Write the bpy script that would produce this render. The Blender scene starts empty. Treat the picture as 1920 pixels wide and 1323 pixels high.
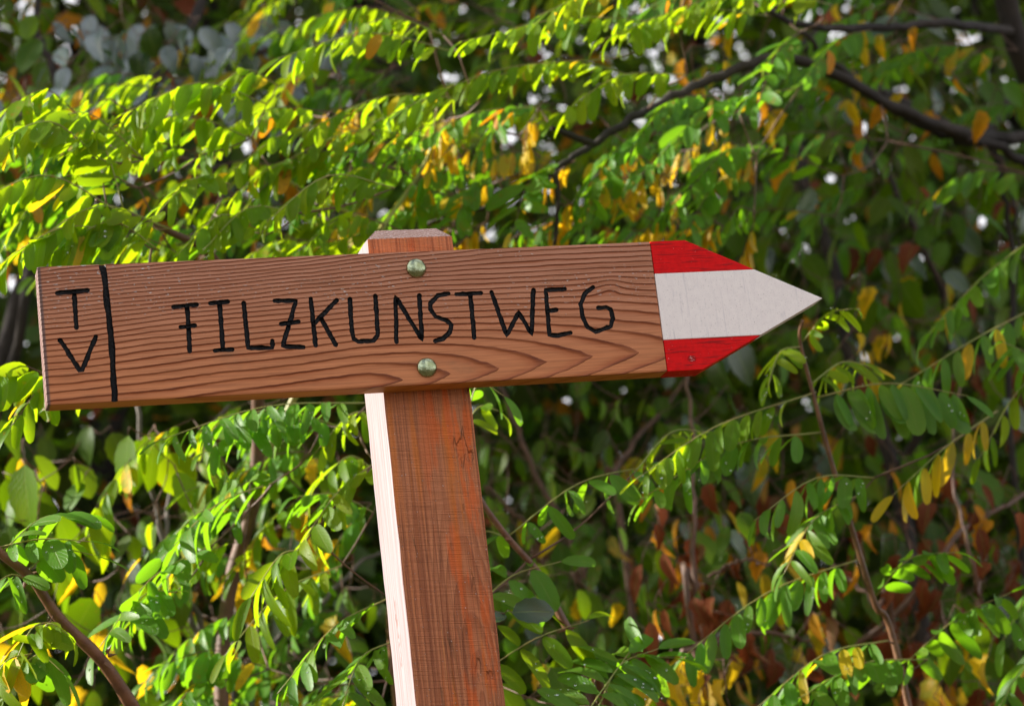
import bpy, bmesh, math, random
import numpy as np
from mathutils import Vector, Matrix, Quaternion, noise as mnoise

random.seed(7)
rng = np.random.default_rng(11)
S = bpy.context.scene
COL = S.collection
R = math.radians

# ------------------------------------------------------------------ camera
ZB = 2.0                                   # height of the board's lower edge above the ground
YAW, ELEV, ROLL = 0.2690, 0.2480, -0.1190
FPX, W0, H0 = 5000.0, 1920.0, 1323.0
DIST = 2.80
LOOK = Vector((-0.1682, 0.0, ZB + 0.0290))
fw = Vector((math.sin(YAW) * math.cos(ELEV), math.cos(YAW) * math.cos(ELEV), math.sin(ELEV)))
rt0 = Vector((math.cos(YAW), -math.sin(YAW), 0))
up0 = rt0.cross(fw)
rt = math.cos(ROLL) * rt0 + math.sin(ROLL) * up0
up = -math.sin(ROLL) * rt0 + math.cos(ROLL) * up0
CAM = LOOK - DIST * fw
cd = bpy.data.cameras.new('camera')
cam = bpy.data.objects.new('camera', cd)
COL.objects.link(cam)
m = Matrix((rt, up, -fw)).transposed().to_4x4()
m.translation = CAM
cam.matrix_world = m
cd.sensor_width = 36.0
cd.lens = FPX / W0 * 36.0
cd.clip_start, cd.clip_end = 0.05, 2000
cd.dof.use_dof = True
cd.dof.focus_distance = DIST - 0.01
cd.dof.aperture_fstop = 6.5
S.camera = cam


def at(px, py, y):
    """the place in the world where the sight line through that spot of the view meets the plane y metres behind the board"""
    d = fw * FPX + rt * (px - W0 / 2) - up * (py - H0 / 2)
    return CAM + d * ((y - CAM.y) / d.y)


# ------------------------------------------------------------------ sky, sun, exposure
SUN = Vector((-0.84, 0.30, 0.52)).normalized()
wd = bpy.data.worlds.new('World')
S.world = wd
wd.use_nodes = True
nt = wd.node_tree
nt.nodes.clear()
wo = nt.nodes.new('ShaderNodeOutputWorld')
bg = nt.nodes.new('ShaderNodeBackground')
sky = nt.nodes.new('ShaderNodeTexSky')
sky.sky_type = 'NISHITA'
sky.sun_disc = False
sky.sun_elevation = math.asin(SUN.z)
sky.sun_rotation = math.atan2(SUN.x, SUN.y)
sky.dust_density = 2.0
sky.ozone_density = 1.0
tc = nt.nodes.new('ShaderNodeTexCoord')
cn = nt.nodes.new('ShaderNodeTexNoise')
cn.inputs['Scale'].default_value = 1.6
cn.inputs['Detail'].default_value = 5
cr = nt.nodes.new('ShaderNodeMapRange')
cr.inputs['From Min'].default_value = 0.36
cr.inputs['From Max'].default_value = 0.56
mx = nt.nodes.new('ShaderNodeMix')
mx.data_type = 'RGBA'
mx.inputs['B'].default_value = (10.5, 10.4, 10.8, 1)       # sunlit cloud
nt.links.new(tc.outputs['Generated'], cn.inputs['Vector'])
nt.links.new(cn.outputs['Fac'], cr.inputs['Value'])
nt.links.new(cr.outputs['Result'], mx.inputs['Factor'])
nt.links.new(sky.outputs['Color'], mx.inputs['A'])
nt.links.new(mx.outputs['Result'], bg.inputs['Color'])
bg.inputs['Strength'].default_value = 0.052
nt.links.new(bg.outputs[0], wo.inputs[0])

sl = bpy.data.lights.new('sun', 'SUN')
sl.energy = 5.0
sl.angle = R(0.53)
sl.color = (1.0, 0.95, 0.86)
so = bpy.data.objects.new('sun', sl)
so.rotation_euler = SUN.to_track_quat('Z', 'Y').to_euler()
so.location = (-6, 2, 8)
COL.objects.link(so)
S.view_settings.view_transform = 'Standard'
S.view_settings.look = 'None'
S.view_settings.gamma = 1.0
S.view_settings.use_curve_mapping = False
S.view_settings.exposure = 1.50
S.render.engine = 'CYCLES'
S.cycles.use_denoising = True
S.cycles.max_bounces = 8
S.cycles.diffuse_bounces = 4
S.cycles.glossy_bounces = 3
S.cycles.transmission_bounces = 5
S.cycles.transparent_max_bounces = 6
S.cycles.sample_clamp_indirect = 6


# ------------------------------------------------------------------ node helpers
class Mat:
    def __init__(s, name):
        s.m = bpy.data.materials.new(name)
        s.m.use_nodes = True
        s.t = s.m.node_tree
        s.t.nodes.clear()
        s.out = s.t.nodes.new('ShaderNodeOutputMaterial')

    def n(s, typ, props=None, **ins):
        nd = s.t.nodes.new(typ)
        for k, v in (props or {}).items():
            setattr(nd, k, v)
        for k, v in ins.items():
            k = k.replace('_', ' ')
            s.put(v, nd.inputs[k])
        return nd

    def put(s, v, sock):
        if isinstance(v, E):
            s.t.links.new(v.s, sock)
        elif isinstance(v, bpy.types.NodeSocket):
            s.t.links.new(v, sock)
        elif isinstance(v, (tuple, list)) and len(v) == 3 and sock.type == 'RGBA':
            sock.default_value = (*v, 1)
        else:
            sock.default_value = v

    def math(s, op, *a, clamp=False):
        nd = s.t.nodes.new('ShaderNodeMath')
        nd.operation = op
        nd.use_clamp = clamp
        for i, v in enumerate(a):
            s.put(v, nd.inputs[i])
        return E(s, nd.outputs[0])

    def noise(s, vec, scale, detail=2.0, rough=0.5, dist=0.0):
        nd = s.n('ShaderNodeTexNoise', Vector=vec, Scale=scale, Detail=detail, Roughness=rough, Distortion=dist)
        return E(s, nd.outputs['Fac'])

    def vec(s, x, y, z):
        nd = s.n('ShaderNodeCombineXYZ', X=x, Y=y, Z=z)
        return nd.outputs[0]

    def mix(s, f, a, b, blend='MIX'):
        nd = s.t.nodes.new('ShaderNodeMix')
        nd.data_type = 'RGBA'
        nd.blend_type = blend
        nd.clamp_factor = True
        s.put(f, nd.inputs[0])
        s.put(a if not isinstance(a, tuple) else (*a, 1), nd.inputs[6])
        s.put(b if not isinstance(b, tuple) else (*b, 1), nd.inputs[7])
        return nd.outputs[2]

    def rng(s, v, a, b, c=0.0, d=1.0, smooth=True):
        nd = s.n('ShaderNodeMapRange', {'interpolation_type': 'SMOOTHSTEP' if smooth else 'LINEAR'})
        for i, x in enumerate((v, a, b, c, d)):
            s.put(x, nd.inputs[i])
        return E(s, nd.outputs[0])

    def ramp(s, f, stops):
        nd = s.t.nodes.new('ShaderNodeValToRGB')
        el = nd.color_ramp.elements
        while len(el) < len(stops):
            el.new(0.5)
        for e, (p, c) in zip(el, stops):
            e.position = p
            e.color = (*c, 1)
        s.put(f, nd.inputs[0])
        return nd.outputs[0]

    def obj(s):
        tcn = s.t.nodes.new('ShaderNodeTexCoord')
        sp = s.n('ShaderNodeSeparateXYZ', Vector=tcn.outputs['Object'])
        return tcn.outputs['Object'], E(s, sp.outputs[0]), E(s, sp.outputs[1]), E(s, sp.outputs[2])

    def bump(s, h, dist, strength=1.0, normal=None):
        nd = s.n('ShaderNodeBump', Height=h, Distance=dist, Strength=strength)
        if normal is not None:
            s.put(normal, nd.inputs['Normal'])
        return nd.outputs[0]

    def pbr(s, color, rough, normal=None, metal=0.0, spec=0.5, **kw):
        b = s.t.nodes.new('ShaderNodeBsdfPrincipled')
        s.put(color, b.inputs['Base Color'])
        s.put(rough, b.inputs['Roughness'])
        s.put(metal, b.inputs['Metallic'])
        s.put(spec, b.inputs['Specular IOR Level'])
        if normal is not None:
            s.put(normal, b.inputs['Normal'])
        for k, v in kw.items():
            s.put(v, b.inputs[k.replace('_', ' ')])
        s.t.links.new(b.outputs[0], s.out.inputs[0])
        return b


class E:
    def __init__(s, m, sock): s.m, s.s = m, sock
    def __add__(s, o): return s.m.math('ADD', s, o)
    def __radd__(s, o): return s.m.math('ADD', o, s)
    def __sub__(s, o): return s.m.math('SUBTRACT', s, o)
    def __rsub__(s, o): return s.m.math('SUBTRACT', o, s)
    def __mul__(s, o): return s.m.math('MULTIPLY', s, o)
    def __rmul__(s, o): return s.m.math('MULTIPLY', o, s)
    def __truediv__(s, o): return s.m.math('DIVIDE', s, o)
    def fract(s): return s.m.math('FRACT', s)
    def sqrt(s): return s.m.math('SQRT', s)
    def max(s, o): return s.m.math('MAXIMUM', s, o)
    def min(s, o): return s.m.math('MINIMUM', s, o)
    def abs(s): return s.m.math('ABSOLUTE', s)


# ------------------------------------------------------------------ wood and paint
def board_wood():
    M = Mat('larch_board')
    o, x, y, z = M.obj()
    w1 = M.noise(M.vec(x * 2.2, y * 6, z * 9), 1.0, 2) - 0.5
    w2 = M.noise(M.vec(x * 14, y * 8, z * 40), 1.0, 3) - 0.5
    v0 = x * 0.06 + 0.0235
    d = (x + 0.335).max(0.0) * 0.235 + y * 0.35
    dz = z - v0 + w1 * 0.022 + w2 * 0.0042
    knot = M.math('POWER', 2.718, ((x + 0.052) * (x + 0.052) / -0.00022) + ((z - 0.095) * (z - 0.095) / -0.00012))
    dz = dz - knot * 0.006
    up_ = dz.max(0.0)
    lo_ = dz.min(0.0) * 1.7
    f = (dz * dz * 0.55 + lo_ * lo_ + d * d).sqrt() + dz.abs() * 0.30
    n = f * 82 + up_ * up_ * 560
    t = (n + M.noise(M.vec(x * 60, y * 10, z * 150), 1.0, 2) * 0.16).fract()
    late = M.rng(t, 0.35, 0.93) * M.rng(t, 0.955, 1.0, 1.0, 0.0)
    sharp = M.rng(t, 0.72, 0.95) * M.rng(t, 0.96, 1.0, 1.0, 0.0)
    fib = M.noise(M.vec(x * 9, y * 300, z * 420), 1.0, 4, 0.65)
    pat = M.noise(M.vec(x * 5, y * 5, z * 14), 1.0, 3, 0.6)
    top = M.rng(z, 0.0, 0.14)
    early = M.mix(pat, (0.56, 0.18, 0.055), (0.64, 0.25, 0.105))
    early = M.mix(top, early, (0.50, 0.22, 0.13))
    early = M.mix(M.rng(fib, 0.35, 0.75) * 0.75, early, (0.30, 0.11, 0.05))
    lv = M.rng(M.noise(M.vec(x * 7, y * 9, z * 60), 1.0, 3, 0.6), 0.35, 0.65, 0.55, 1.15)
    late = late * lv
    c = M.mix(late * 0.75, early, (0.32, 0.066, 0.014))
    c = M.mix(sharp * lv * 0.75, c, (0.12, 0.026, 0.009))
    grime = M.rng(M.noise(M.vec(x * 12, y * 9, z * 40), 1.0, 5, 0.7), 0.55, 0.78)
    c = M.mix(grime * 0.35, c, (0.10, 0.085, 0.05))
    c = M.mix(M.rng(y, 0.0012, 0.003), c, M.mix(late * 0.5 + fib * 0.3, (0.62, 0.24, 0.05), (0.40, 0.13, 0.025)))  # orange behind the front face stands in for light bounced from below
    c = M.mix(M.rng(x, -0.6490, -0.6512), c, (0.17, 0.095, 0.08))
    # lifted fibres, caught light painted pale, on ridges of the weathered upper half
    sp = M.noise(M.vec(x * 170 + z * 60, y * 200, z * 620), 1.0, 1, 0.4)
    zone = M.rng(M.noise(M.vec(x * 6, 0.0, z * 22), 1.0, 2), 0.4, 0.62) * M.rng(z, 0.05, 0.10)
    speck = M.rng(sp, 0.665, 0.70) * zone
    c = M.mix(speck, c, (0.75, 0.66, 0.62))
    h = sharp * 1.0 + fib * 0.25 + speck * 1.5 + pat * 0.5
    nrm = M.bump(h, 0.0011, 0.9)
    M.pbr(c, M.rng(fib, 0.3, 0.7, 0.52, 0.75), nrm, spec=0.32)
    return M.m


def post_wood():
    M = Mat('rough_sawn_post')
    o, x, y, z = M.obj()
    u = x - 0.05
    w = M.noise(M.vec(x * 16, y * 12, z * 4.2), 1.0, 3) - 0.5
    # tall pointed rings around x = 0.066, rising from below
    dx = x - 0.064 + w * 0.030 + (z + 0.2) * 0.02
    d = (z + 0.37).max(0.0) * 0.20
    f = (dx * dx + d * d * 0.35).sqrt()
    n = f * 190 + w * 1.8
    t = n.fract()
    late = M.rng(z, -0.06, -0.20) * M.rng(t, 0.25, 0.85) * M.rng(t, 0.90, 1.0, 1.0, 0.0)
    fib = M.noise(M.vec(x * 520, y * 400, z * 8), 1.0, 4, 0.7)
    saw = M.noise(M.vec(x * 14, y * 30, z * 900 + x * 60), 1.0, 2, 0.6)
    big = M.noise(M.vec(x * 20, y * 20, z * 5), 1.0, 4, 0.6)
    c = M.mix(big, (0.56, 0.150, 0.048), (0.62, 0.27, 0.135))
    c = M.mix(late * 0.42, c, (0.28, 0.06, 0.018))
    line = M.noise(M.vec(x * 260, y * 200, z * 2.2), 1.0, 3, 0.6)
    c = M.mix(M.rng(line, 0.48, 0.68) * 0.55, c, (0.22, 0.055, 0.022))
    c = M.mix(M.rng(line, 0.42, 0.30) * 0.45, c, (0.70, 0.26, 0.06))
    c = M.mix(M.rng(saw, 0.5, 0.72) * 0.16, c, (0.20, 0.07, 0.035))
    c = M.mix(M.rng(fib, 0.4, 0.75) * 0.6, c, (0.18, 0.06, 0.03))
    red = M.rng(M.noise(M.vec(x * 55, y * 30, z * 7 + 3), 1.0, 4, 0.55), 0.51, 0.60) * M.rng(x, 0.02, 0.06)
    c = M.mix(red * 0.62, c, (0.78, 0.13, 0.014))
    orange = M.rng(M.noise(M.vec(x * 90, y * 30, z * 5 + 9), 1.0, 3, 0.5), 0.55, 0.68)
    c = M.mix(orange * 0.5, c, (0.72, 0.20, 0.025))
    dirt = M.rng(M.noise(M.vec(x * 90 + z * 10, y * 30, z * 9 + 5), 1.0, 5, 0.65), 0.56, 0.70) * M.rng(x, 0.075, 0.03)
    c = M.mix(dirt * 0.75, c, (0.05, 0.045, 0.025))
    sp = M.noise(M.vec(x * 420, y * 300, z * 300), 1.0, 1, 0.4)
    speck = M.rng(sp, 0.70, 0.76)
    c = M.mix(speck * 0.7, c, (0.75, 0.55, 0.48))
    gou = M.rng(M.noise(M.vec(x * 70, y * 30, z * 22 + 1), 1.0, 3, 0.5), 0.60, 0.66) * M.rng(x, 0.055, 0.075)
    h = late * 0.8 + fib * 0.7 + saw * 1.0 + speck * 1.2 - gou * 2.2
    nrm = M.bump(h, 0.0022, 1.0)
    M.pbr(c, 0.72, nrm, spec=0.3)
    return M.m


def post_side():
    M = Mat('sun_glare_side')
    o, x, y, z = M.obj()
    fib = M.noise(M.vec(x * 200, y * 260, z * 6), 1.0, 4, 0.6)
    c = M.mix(M.rng(fib, 0.35, 0.75), (0.285, 0.235, 0.245), (0.17, 0.115, 0.11))  # pale tint paints the sun's glare into this side's colour
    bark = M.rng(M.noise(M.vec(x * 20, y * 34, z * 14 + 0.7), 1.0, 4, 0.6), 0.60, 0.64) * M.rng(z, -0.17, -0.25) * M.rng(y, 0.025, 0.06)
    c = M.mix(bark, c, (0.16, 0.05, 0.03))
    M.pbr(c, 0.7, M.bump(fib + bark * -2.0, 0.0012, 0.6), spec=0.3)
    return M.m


def post_top():
    M = Mat('weathered_end_grain')
    o, x, y, z = M.obj()
    r = M.math('SQRT', (x - 0.02) * (x - 0.02) + (y + 0.05) * (y + 0.05))
    t = (r * 330 + M.noise(o, 60, 2) * 1.4).fract()
    c = M.mix(M.rng(t, 0.5, 0.95), (0.26, 0.165, 0.14), (0.12, 0.07, 0.055))
    c = M.mix(M.rng(M.noise(o, 500, 3), 0.45, 0.7), c, (0.34, 0.26, 0.26))
    M.pbr(c, 0.85, M.bump(M.noise(o, 700, 3), 0.001, 0.8), spec=0.2)
    return M.m


def paint(name, ca, cb, grain):
    M = Mat(name)
    o, x, y, z = M.obj()
    g = M.noise(M.vec(x * 26, y * 60, z * 420), 1.0, 3, 0.6)
    d = M.noise(M.vec(x * 150, y * 100, z * 110), 1.0, 4, 0.6)
    c = M.mix(M.rng(d, 0.3, 0.75), ca, cb)
    if grain > 0.5:
        c = M.mix(M.rng(g, 0.52, 0.66) * 0.75, c, (0.20, 0.006, 0.006))
        sc = M.noise(M.vec(x * 500, y * 300, z * 900), 1.0, 1)
        c = M.mix(M.rng(sc, 0.765, 0.79), c, (0.85, 0.7, 0.68))
        kx, kz = x - 0.0285, z - 0.0125          # the knot that shows through the lower band
        kr = (kx * kx + kz * kz * 1.6).sqrt() + (M.noise(M.vec(x * 200, 0.0, z * 200), 1.0, 2) - 0.5) * 0.003
        c = M.mix(M.rng(kr, 0.0062, 0.0035) * 0.75, c, (0.22, 0.004, 0.004))
        scr = M.rng((z * 620 + x * 90).fract(), 0.55, 0.8) * M.rng(kr, 0.0050, 0.0030) * M.rng(M.noise(M.vec(x * 300, 0.0, z * 900), 1.0, 1), 0.5, 0.6)
        c = M.mix(scr, c, (0.75, 0.45, 0.42))
    else:
        pit = M.noise(M.vec(x * 420, y * 300, z * 420), 1.0, 3, 0.6)
        c = M.mix(M.rng(pit, 0.62, 0.72) * 0.45, c, (0.30, 0.25, 0.23))
        st = M.noise(M.vec(x * 260, y * 60, z * 16), 1.0, 3, 0.6)
        c = M.mix(M.rng(st, 0.55, 0.72) * 0.35, c, (0.42, 0.38, 0.42))
        sm = M.noise(M.vec(x * 60, y * 60, z * 30), 1.0, 3, 0.6)
        c = M.mix(M.rng(M.noise(M.vec(x * 900, 0.0, z * 700), 1.0, 2), 0.66, 0.70) * 0.7, c, (0.20, 0.15, 0.13))
        c = M.mix(M.rng(sm, 0.62, 0.75) * 0.3, c, (0.34, 0.33, 0.40))
    h = g * (0.9 if grain > 0.5 else 0.12) + d * 0.5
    M.pbr(c, 0.5 if grain > 0.5 else 0.62, M.bump(h, 0.0007, 0.8), spec=0.12 if grain > 0.5 else 0.3)
    return M.m


def simple(name, c, rough=0.6, metal=0.0, spec=0.5, bump=0.0, scale=80, c2=None, nscale=30):
    M = Mat(name)
    o, x, y, z = M.obj()
    col = c
    if c2:
        col = M.mix(M.rng(M.noise(o, nscale, 4, 0.6), 0.35, 0.65), c, c2)
    nrm = M.bump(M.noise(o, scale, 4, 0.6), bump, 0.8) if bump else None
    M.pbr(col, rough, nrm, metal, spec)
    return M.m


MT = {}
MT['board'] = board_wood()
MT['post'] = post_wood()
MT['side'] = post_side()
MT['top'] = post_top()
MT['red'] = paint('red_paint', (0.74, 0.002, 0.003), (0.60, 0.001, 0.002), 1.0)
MT['white'] = paint('white_paint', (0.90, 0.81, 0.77), (0.84, 0.75, 0.72), 0.2)
MT['black'] = simple('black_paint', (0.003, 0.003, 0.004), 0.26, spec=0.26, bump=0.0025, scale=420, c2=(0.006, 0.005, 0.006), nscale=200)
MT['zinc'] = simple('zinc_bolt', (0.46, 0.52, 0.34), 0.20, metal=1.0, bump=0.0006, scale=260, c2=(0.22, 0.25, 0.13), nscale=120)
MT['bark'] = simple('locust_bark', (0.10, 0.042, 0.02), 0.45, bump=0.001, scale=300, c2=(0.17, 0.075, 0.035), nscale=60)
MT['bark_dark'] = simple('dark_bark', (0.014, 0.010, 0.008), 0.85, bump=0.01, scale=26, c2=(0.028, 0.019, 0.013), nscale=9)
MT['bark_grey'] = simple('grey_bark', (0.11, 0.09, 0.075), 0.8, bump=0.004, scale=60, c2=(0.065, 0.055, 0.04), nscale=22)
MT['twig'] = simple('brown_twig', (0.13, 0.06, 0.035), 0.6, bump=0.001, scale=200, c2=(0.08, 0.04, 0.022), nscale=50)
MT['rachis'] = simple('green_stalk', (0.22, 0.26, 0.05), 0.5, c2=(0.26, 0.20, 0.06), nscale=30)
MT['cane'] = simple('green_cane', (0.05, 0.085, 0.02), 0.5, c2=(0.07, 0.07, 0.03), nscale=20)


def leaf_mat(name, stops, trans, gloss=0.38, tw=0.5, veins=8.0, spec=0.5, under=0.25, blotch=None, patch=None):
    """stops: colours over the natural spread between leaves; trans: colour of the light let through"""
    M = Mat(name)
    oi = M.t.nodes.new('ShaderNodeObjectInfo')
    ge = M.t.nodes.new('ShaderNodeNewGeometry')
    r = (E(M, oi.outputs['Random']) + E(M, ge.outputs['Random Per Island'])).fract()
    uv = M.t.nodes.new('ShaderNodeUVMap')
    sp = M.n('ShaderNodeSeparateXYZ', Vector=uv.outputs[0])
    u, v = E(M, sp.outputs[0]), E(M, sp.outputs[1])
    k = len(stops)
    c = M.ramp(r, [(i / max(1, k - 1), s) for i, s in enumerate(stops)])
    tcn = M.t.nodes.new('ShaderNodeTexCoord')
    big = M.noise(tcn.outputs['Object'], 55, 4, 0.6)
    c = M.mix(M.rng(big, 0.35, 0.7) * 0.35, c, tuple(x * 0.55 for x in stops[0]))
    rib = M.rng(v.abs(), 0.035, 0.075, 1.0, 0.0)
    vein = ((u - v.abs() * 0.35) * veins).fract()
    vn = M.rng((vein - 0.5).abs(), 0.0, 0.10, 1.0, 0.0)
    c = M.mix(rib * 0.35 + vn * 0.13, c, (0.22, 0.30, 0.07))
    if patch:
        pn = M.noise(tcn.outputs['Object'], 38, 3, 0.6)
        c = M.mix(M.rng(pn + r * 0.25 - u * 0.18, 0.50, 0.68), c, patch)
    if blotch:
        bl = M.noise(tcn.outputs['Object'], 110, 3, 0.5)
        c = M.mix(M.rng(bl + r * 0.08, 0.66, 0.70), c, blotch)
    back = E(M, ge.outputs['Backfacing'])
    c2 = M.mix(back * under, c, (0.20, 0.28, 0.14))
    h = (1.0 - rib) * 0.6 + (1.0 - vn) * 0.35 + big * 0.3
    nrm = M.bump(h, 0.0007, 0.7)
    b = M.pbr(c2, gloss, nrm, spec=spec)
    tl = M.t.nodes.new('ShaderNodeBsdfTranslucent')
    tcol = M.mix(M.rng(r, 0.0, 1.0, 0.0, 0.6) + rib * 0.2, trans, tuple(min(1, x) for x in (trans[0] * 1.25, trans[1] * 0.98, trans[2])))
    M.put(tcol, tl.inputs[0])
    ms = M.t.nodes.new('ShaderNodeMixShader')
    ms.inputs[0].default_value = tw
    M.t.links.new(b.outputs[0], ms.inputs[1])
    M.t.links.new(tl.outputs[0], ms.inputs[2])
    M.t.links.new(ms.outputs[0], M.out.inputs[0])
    return M.m


LF = {
    'fresh': leaf_mat('fresh_locust_leaf', [(0.085, 0.20, 0.003), (0.065, 0.165, 0.004), (0.12, 0.22, 0.003), (0.16, 0.25, 0.003)], (0.36, 0.56, 0.004), 0.45, 0.58, spec=0.20, under=.2, blotch=(0.28, 0.15, 0.01)),
    'green': leaf_mat('green_locust_leaf', [(0.060, 0.19, 0.012), (0.08, 0.215, 0.012), (0.055, 0.17, 0.018), (0.10, 0.22, 0.010)], (0.22, 0.50, 0.008), 0.42, 0.50, spec=0.28, under=.2, blotch=(0.20, 0.13, 0.01)),
    'yellow': leaf_mat('yellow_leaf', [(0.60, 0.38, 0.008), (0.52, 0.38, 0.010), (0.62, 0.31, 0.006), (0.42, 0.38, 0.010)], (0.90, 0.58, 0.01), 0.5, 0.5, spec=.25, blotch=(0.25, 0.09, 0.01), patch=(0.22, 0.26, 0.01)),
    'orange': leaf_mat('orange_leaf', [(0.52, 0.21, 0.006), (0.40, 0.12, 0.005), (0.58, 0.30, 0.008)], (0.80, 0.34, 0.008), 0.55, 0.4, spec=.2, blotch=(0.12, 0.035, 0.01), patch=(0.36, 0.22, 0.01)),
    'broad': leaf_mat('broad_shrub_leaf', [(0.036, 0.098, 0.004), (0.060, 0.135, 0.004), (0.020, 0.060, 0.005), (0.09, 0.15, 0.004)], (0.21, 0.38, 0.002), 0.42, 0.36, 11, spec=.16, under=.2, blotch=(0.13, 0.08, 0.01)),
    'sheen': leaf_mat('glossy_dark_leaf', [(0.016, 0.045, 0.010), (0.03, 0.065, 0.012)], (0.08, 0.20, 0.006), 0.22, 0.22, 11, spec=.8),
    'pale': leaf_mat('sky_sheen_leaf', [(0.13, 0.18, 0.18), (0.19, 0.235, 0.25), (0.06, 0.11, 0.09)], (0.06, 0.14, 0.03), 0.20, 0.14, 11, spec=1.0),  # sky reflection painted in as a pale grey-blue base
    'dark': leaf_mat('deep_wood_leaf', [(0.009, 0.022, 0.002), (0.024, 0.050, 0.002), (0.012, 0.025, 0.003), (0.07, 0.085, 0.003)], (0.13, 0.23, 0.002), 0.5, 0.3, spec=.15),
    'brown': leaf_mat('dry_brown_leaf', [(0.20, 0.045, 0.014), (0.12, 0.027, 0.010), (0.30, 0.08, 0.03), (0.07, 0.020, 0.010)], (0.16, 0.035, 0.008), 0.7, 0.22, spec=0.15),
}
wm = Mat('rain_water')
wb = wm.pbr((1, 1, 1), 0.0, spec=0.5, Transmission_Weight=1.0, IOR=1.33)
MT['water'] = wm.m


# ------------------------------------------------------------------ object helpers
def tag(o, label=None, cat=None, group=None, kind=None):
    for k, v in (('label', label), ('category', cat), ('group', group), ('kind', kind)):
        if v:
            o[k] = v
    return o


def empty(name, loc, **kw):
    o = bpy.data.objects.new(name, None)
    o.empty_display_size = 0.05
    o.location = loc
    COL.objects.link(o)
    o['wl'] = tuple(loc)
    del o['wl']
    WL[o.name] = Vector(loc)
    return tag(o, **kw)


WL = {}                                     # world place of each unrotated parent


def link(name, me, parent=None, world=(0, 0, 0), mat=None):
    """mesh whose own zero lies at WORLD; parents are never turned, so the offset is a plain difference"""
    o = bpy.data.objects.new(name, me)
    COL.objects.link(o)
    w = Vector(world)
    if parent is not None:
        o.parent = parent
        o.location = w - WL[parent.name]
    else:
        o.location = w
    WL[o.name] = w
    if mat is not None and not me.materials:
        me.materials.append(mat)
    return o


def mesh(name, verts, faces, smooth=False):
    me = bpy.data.meshes.new(name)
    me.from_pydata([tuple(v) for v in verts], [], faces)
    if smooth:
        me.polygons.foreach_set('use_smooth', [True] * len(me.polygons))
    me.update()
    return me


class Tubes:
    def __init__(s): s.v, s.f = [], []

    def add(s, pts, r0, r1=None, seg=6, closed=True, wob=0.0):
        r1 = r0 if r1 is None else r1
        pts = [Vector(p) for p in pts]
        n = len(pts)
        b = len(s.v)
        prev = None
        for i, p in enumerate(pts):
            t = (pts[min(i + 1, n - 1)] - pts[max(i - 1, 0)]).normalized()
            if prev is None:
                a = t.orthogonal().normalized()
            else:
                a = (prev - t * prev.dot(t)).normalized()
            prev = a
            c = t.cross(a)
            k = i / max(1, n - 1)
            r = r0 + (r1 - r0) * k
            if wob:
                r *= 1 + random.uniform(-wob, wob)
            for j in range(seg):
                q = 2 * math.pi * j / seg
                s.v.append(p + (a * math.cos(q) + c * math.sin(q)) * r)
        for i in range(n - 1):
            for j in range(seg):
                k = (j + 1) % seg
                s.f.append((b + i * seg + j, b + i * seg + k, b + (i + 1) * seg + k, b + (i + 1) * seg + j))
        if closed:
            s.f.append(tuple(b + j for j in reversed(range(seg))))
            s.f.append(tuple(b + (n - 1) * seg + j for j in range(seg)))
        return s

    def mesh(s, name, origin=(0, 0, 0), smooth=True):
        o = Vector(origin)
        return mesh(name, [v - o for v in s.v], s.f, smooth)


def curve(pts, n=14, jit=0.0):
    """smooth line through the given points (Catmull-Rom)"""
    P = [Vector(p) for p in pts]
    P = [P[0] * 2 - P[1]] + P + [P[-1] * 2 - P[-2]]
    out = []
    segs = len(P) - 3
    for i in range(n + 1):
        u = i / n * segs
        k = min(int(u), segs - 1)
        t = u - k
        a, b, c, d = P[k:k + 4]
        q = 0.5 * ((2 * b) + (c - a) * t + (2 * a - 5 * b + 4 * c - d) * t * t + (3 * b - a - 3 * c + d) * t ** 3)
        if jit and 0 < i < n:
            q = q + Vector([random.uniform(-jit, jit) for _ in range(3)])
        out.append(q)
    return out


# ------------------------------------------------------------------ leaf meshes
def leaf_shape(name, length, width, kind, curl, fold, mat, twist=0.0, seg=6, tooth=0.0):
    """one leaf: stalk end at 0, tip along +X, upper side +Z; folded along the midrib and curled along its length"""
    vs, fs, uv = [], [], []
    for i in range(seg + 1):
        t = i / seg
        if kind == 'oval':
            t = 0.5 - 0.5 * math.cos(math.pi * t)
            w = max(0.0, 1 - abs(2 * t - 1.06) ** 2.3 / 1.06) ** 0.5
            w = max(w, 0.10)
            if t > .999: w = 0.16
        elif kind == 'pointed':
            w = (math.sin(math.pi * t ** 0.72)) ** 0.85 if 0 < t < 1 else 0.03
        else:
            w = (math.sin(math.pi * t ** 0.9)) ** 0.5 if 0 < t < 1 else 0.1
        w *= width / 2
        if tooth:
            w *= 1 + tooth * (1 if i % 2 else -1)
        x = length * t
        zc = -curl * length * t * t
        x -= abs(curl) * length * 0.35 * t * t
        tw = twist * t
        for s in (-1, 0, 1):
            yy = w * s
            zz = abs(s) * w * fold
            vs.append((x, yy * math.cos(tw) - zz * math.sin(tw), zc + zz * math.cos(tw) + yy * math.sin(tw)))
            uv.append((t, s))
    for i in range(seg):
        b = i * 3
        fs.append((b, b + 3, b + 4, b + 1))
        fs.append((b + 1, b + 4, b + 5, b + 2))
    me = mesh(name, vs, fs, True)
    l = me.uv_layers.new(name='UVMap')
    for p in me.polygons:
        for li in p.loop_indices:
            l.data[li].uv = uv[me.loops[li].vertex_index]
    me.materials.append(mat)
    return me


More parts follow.
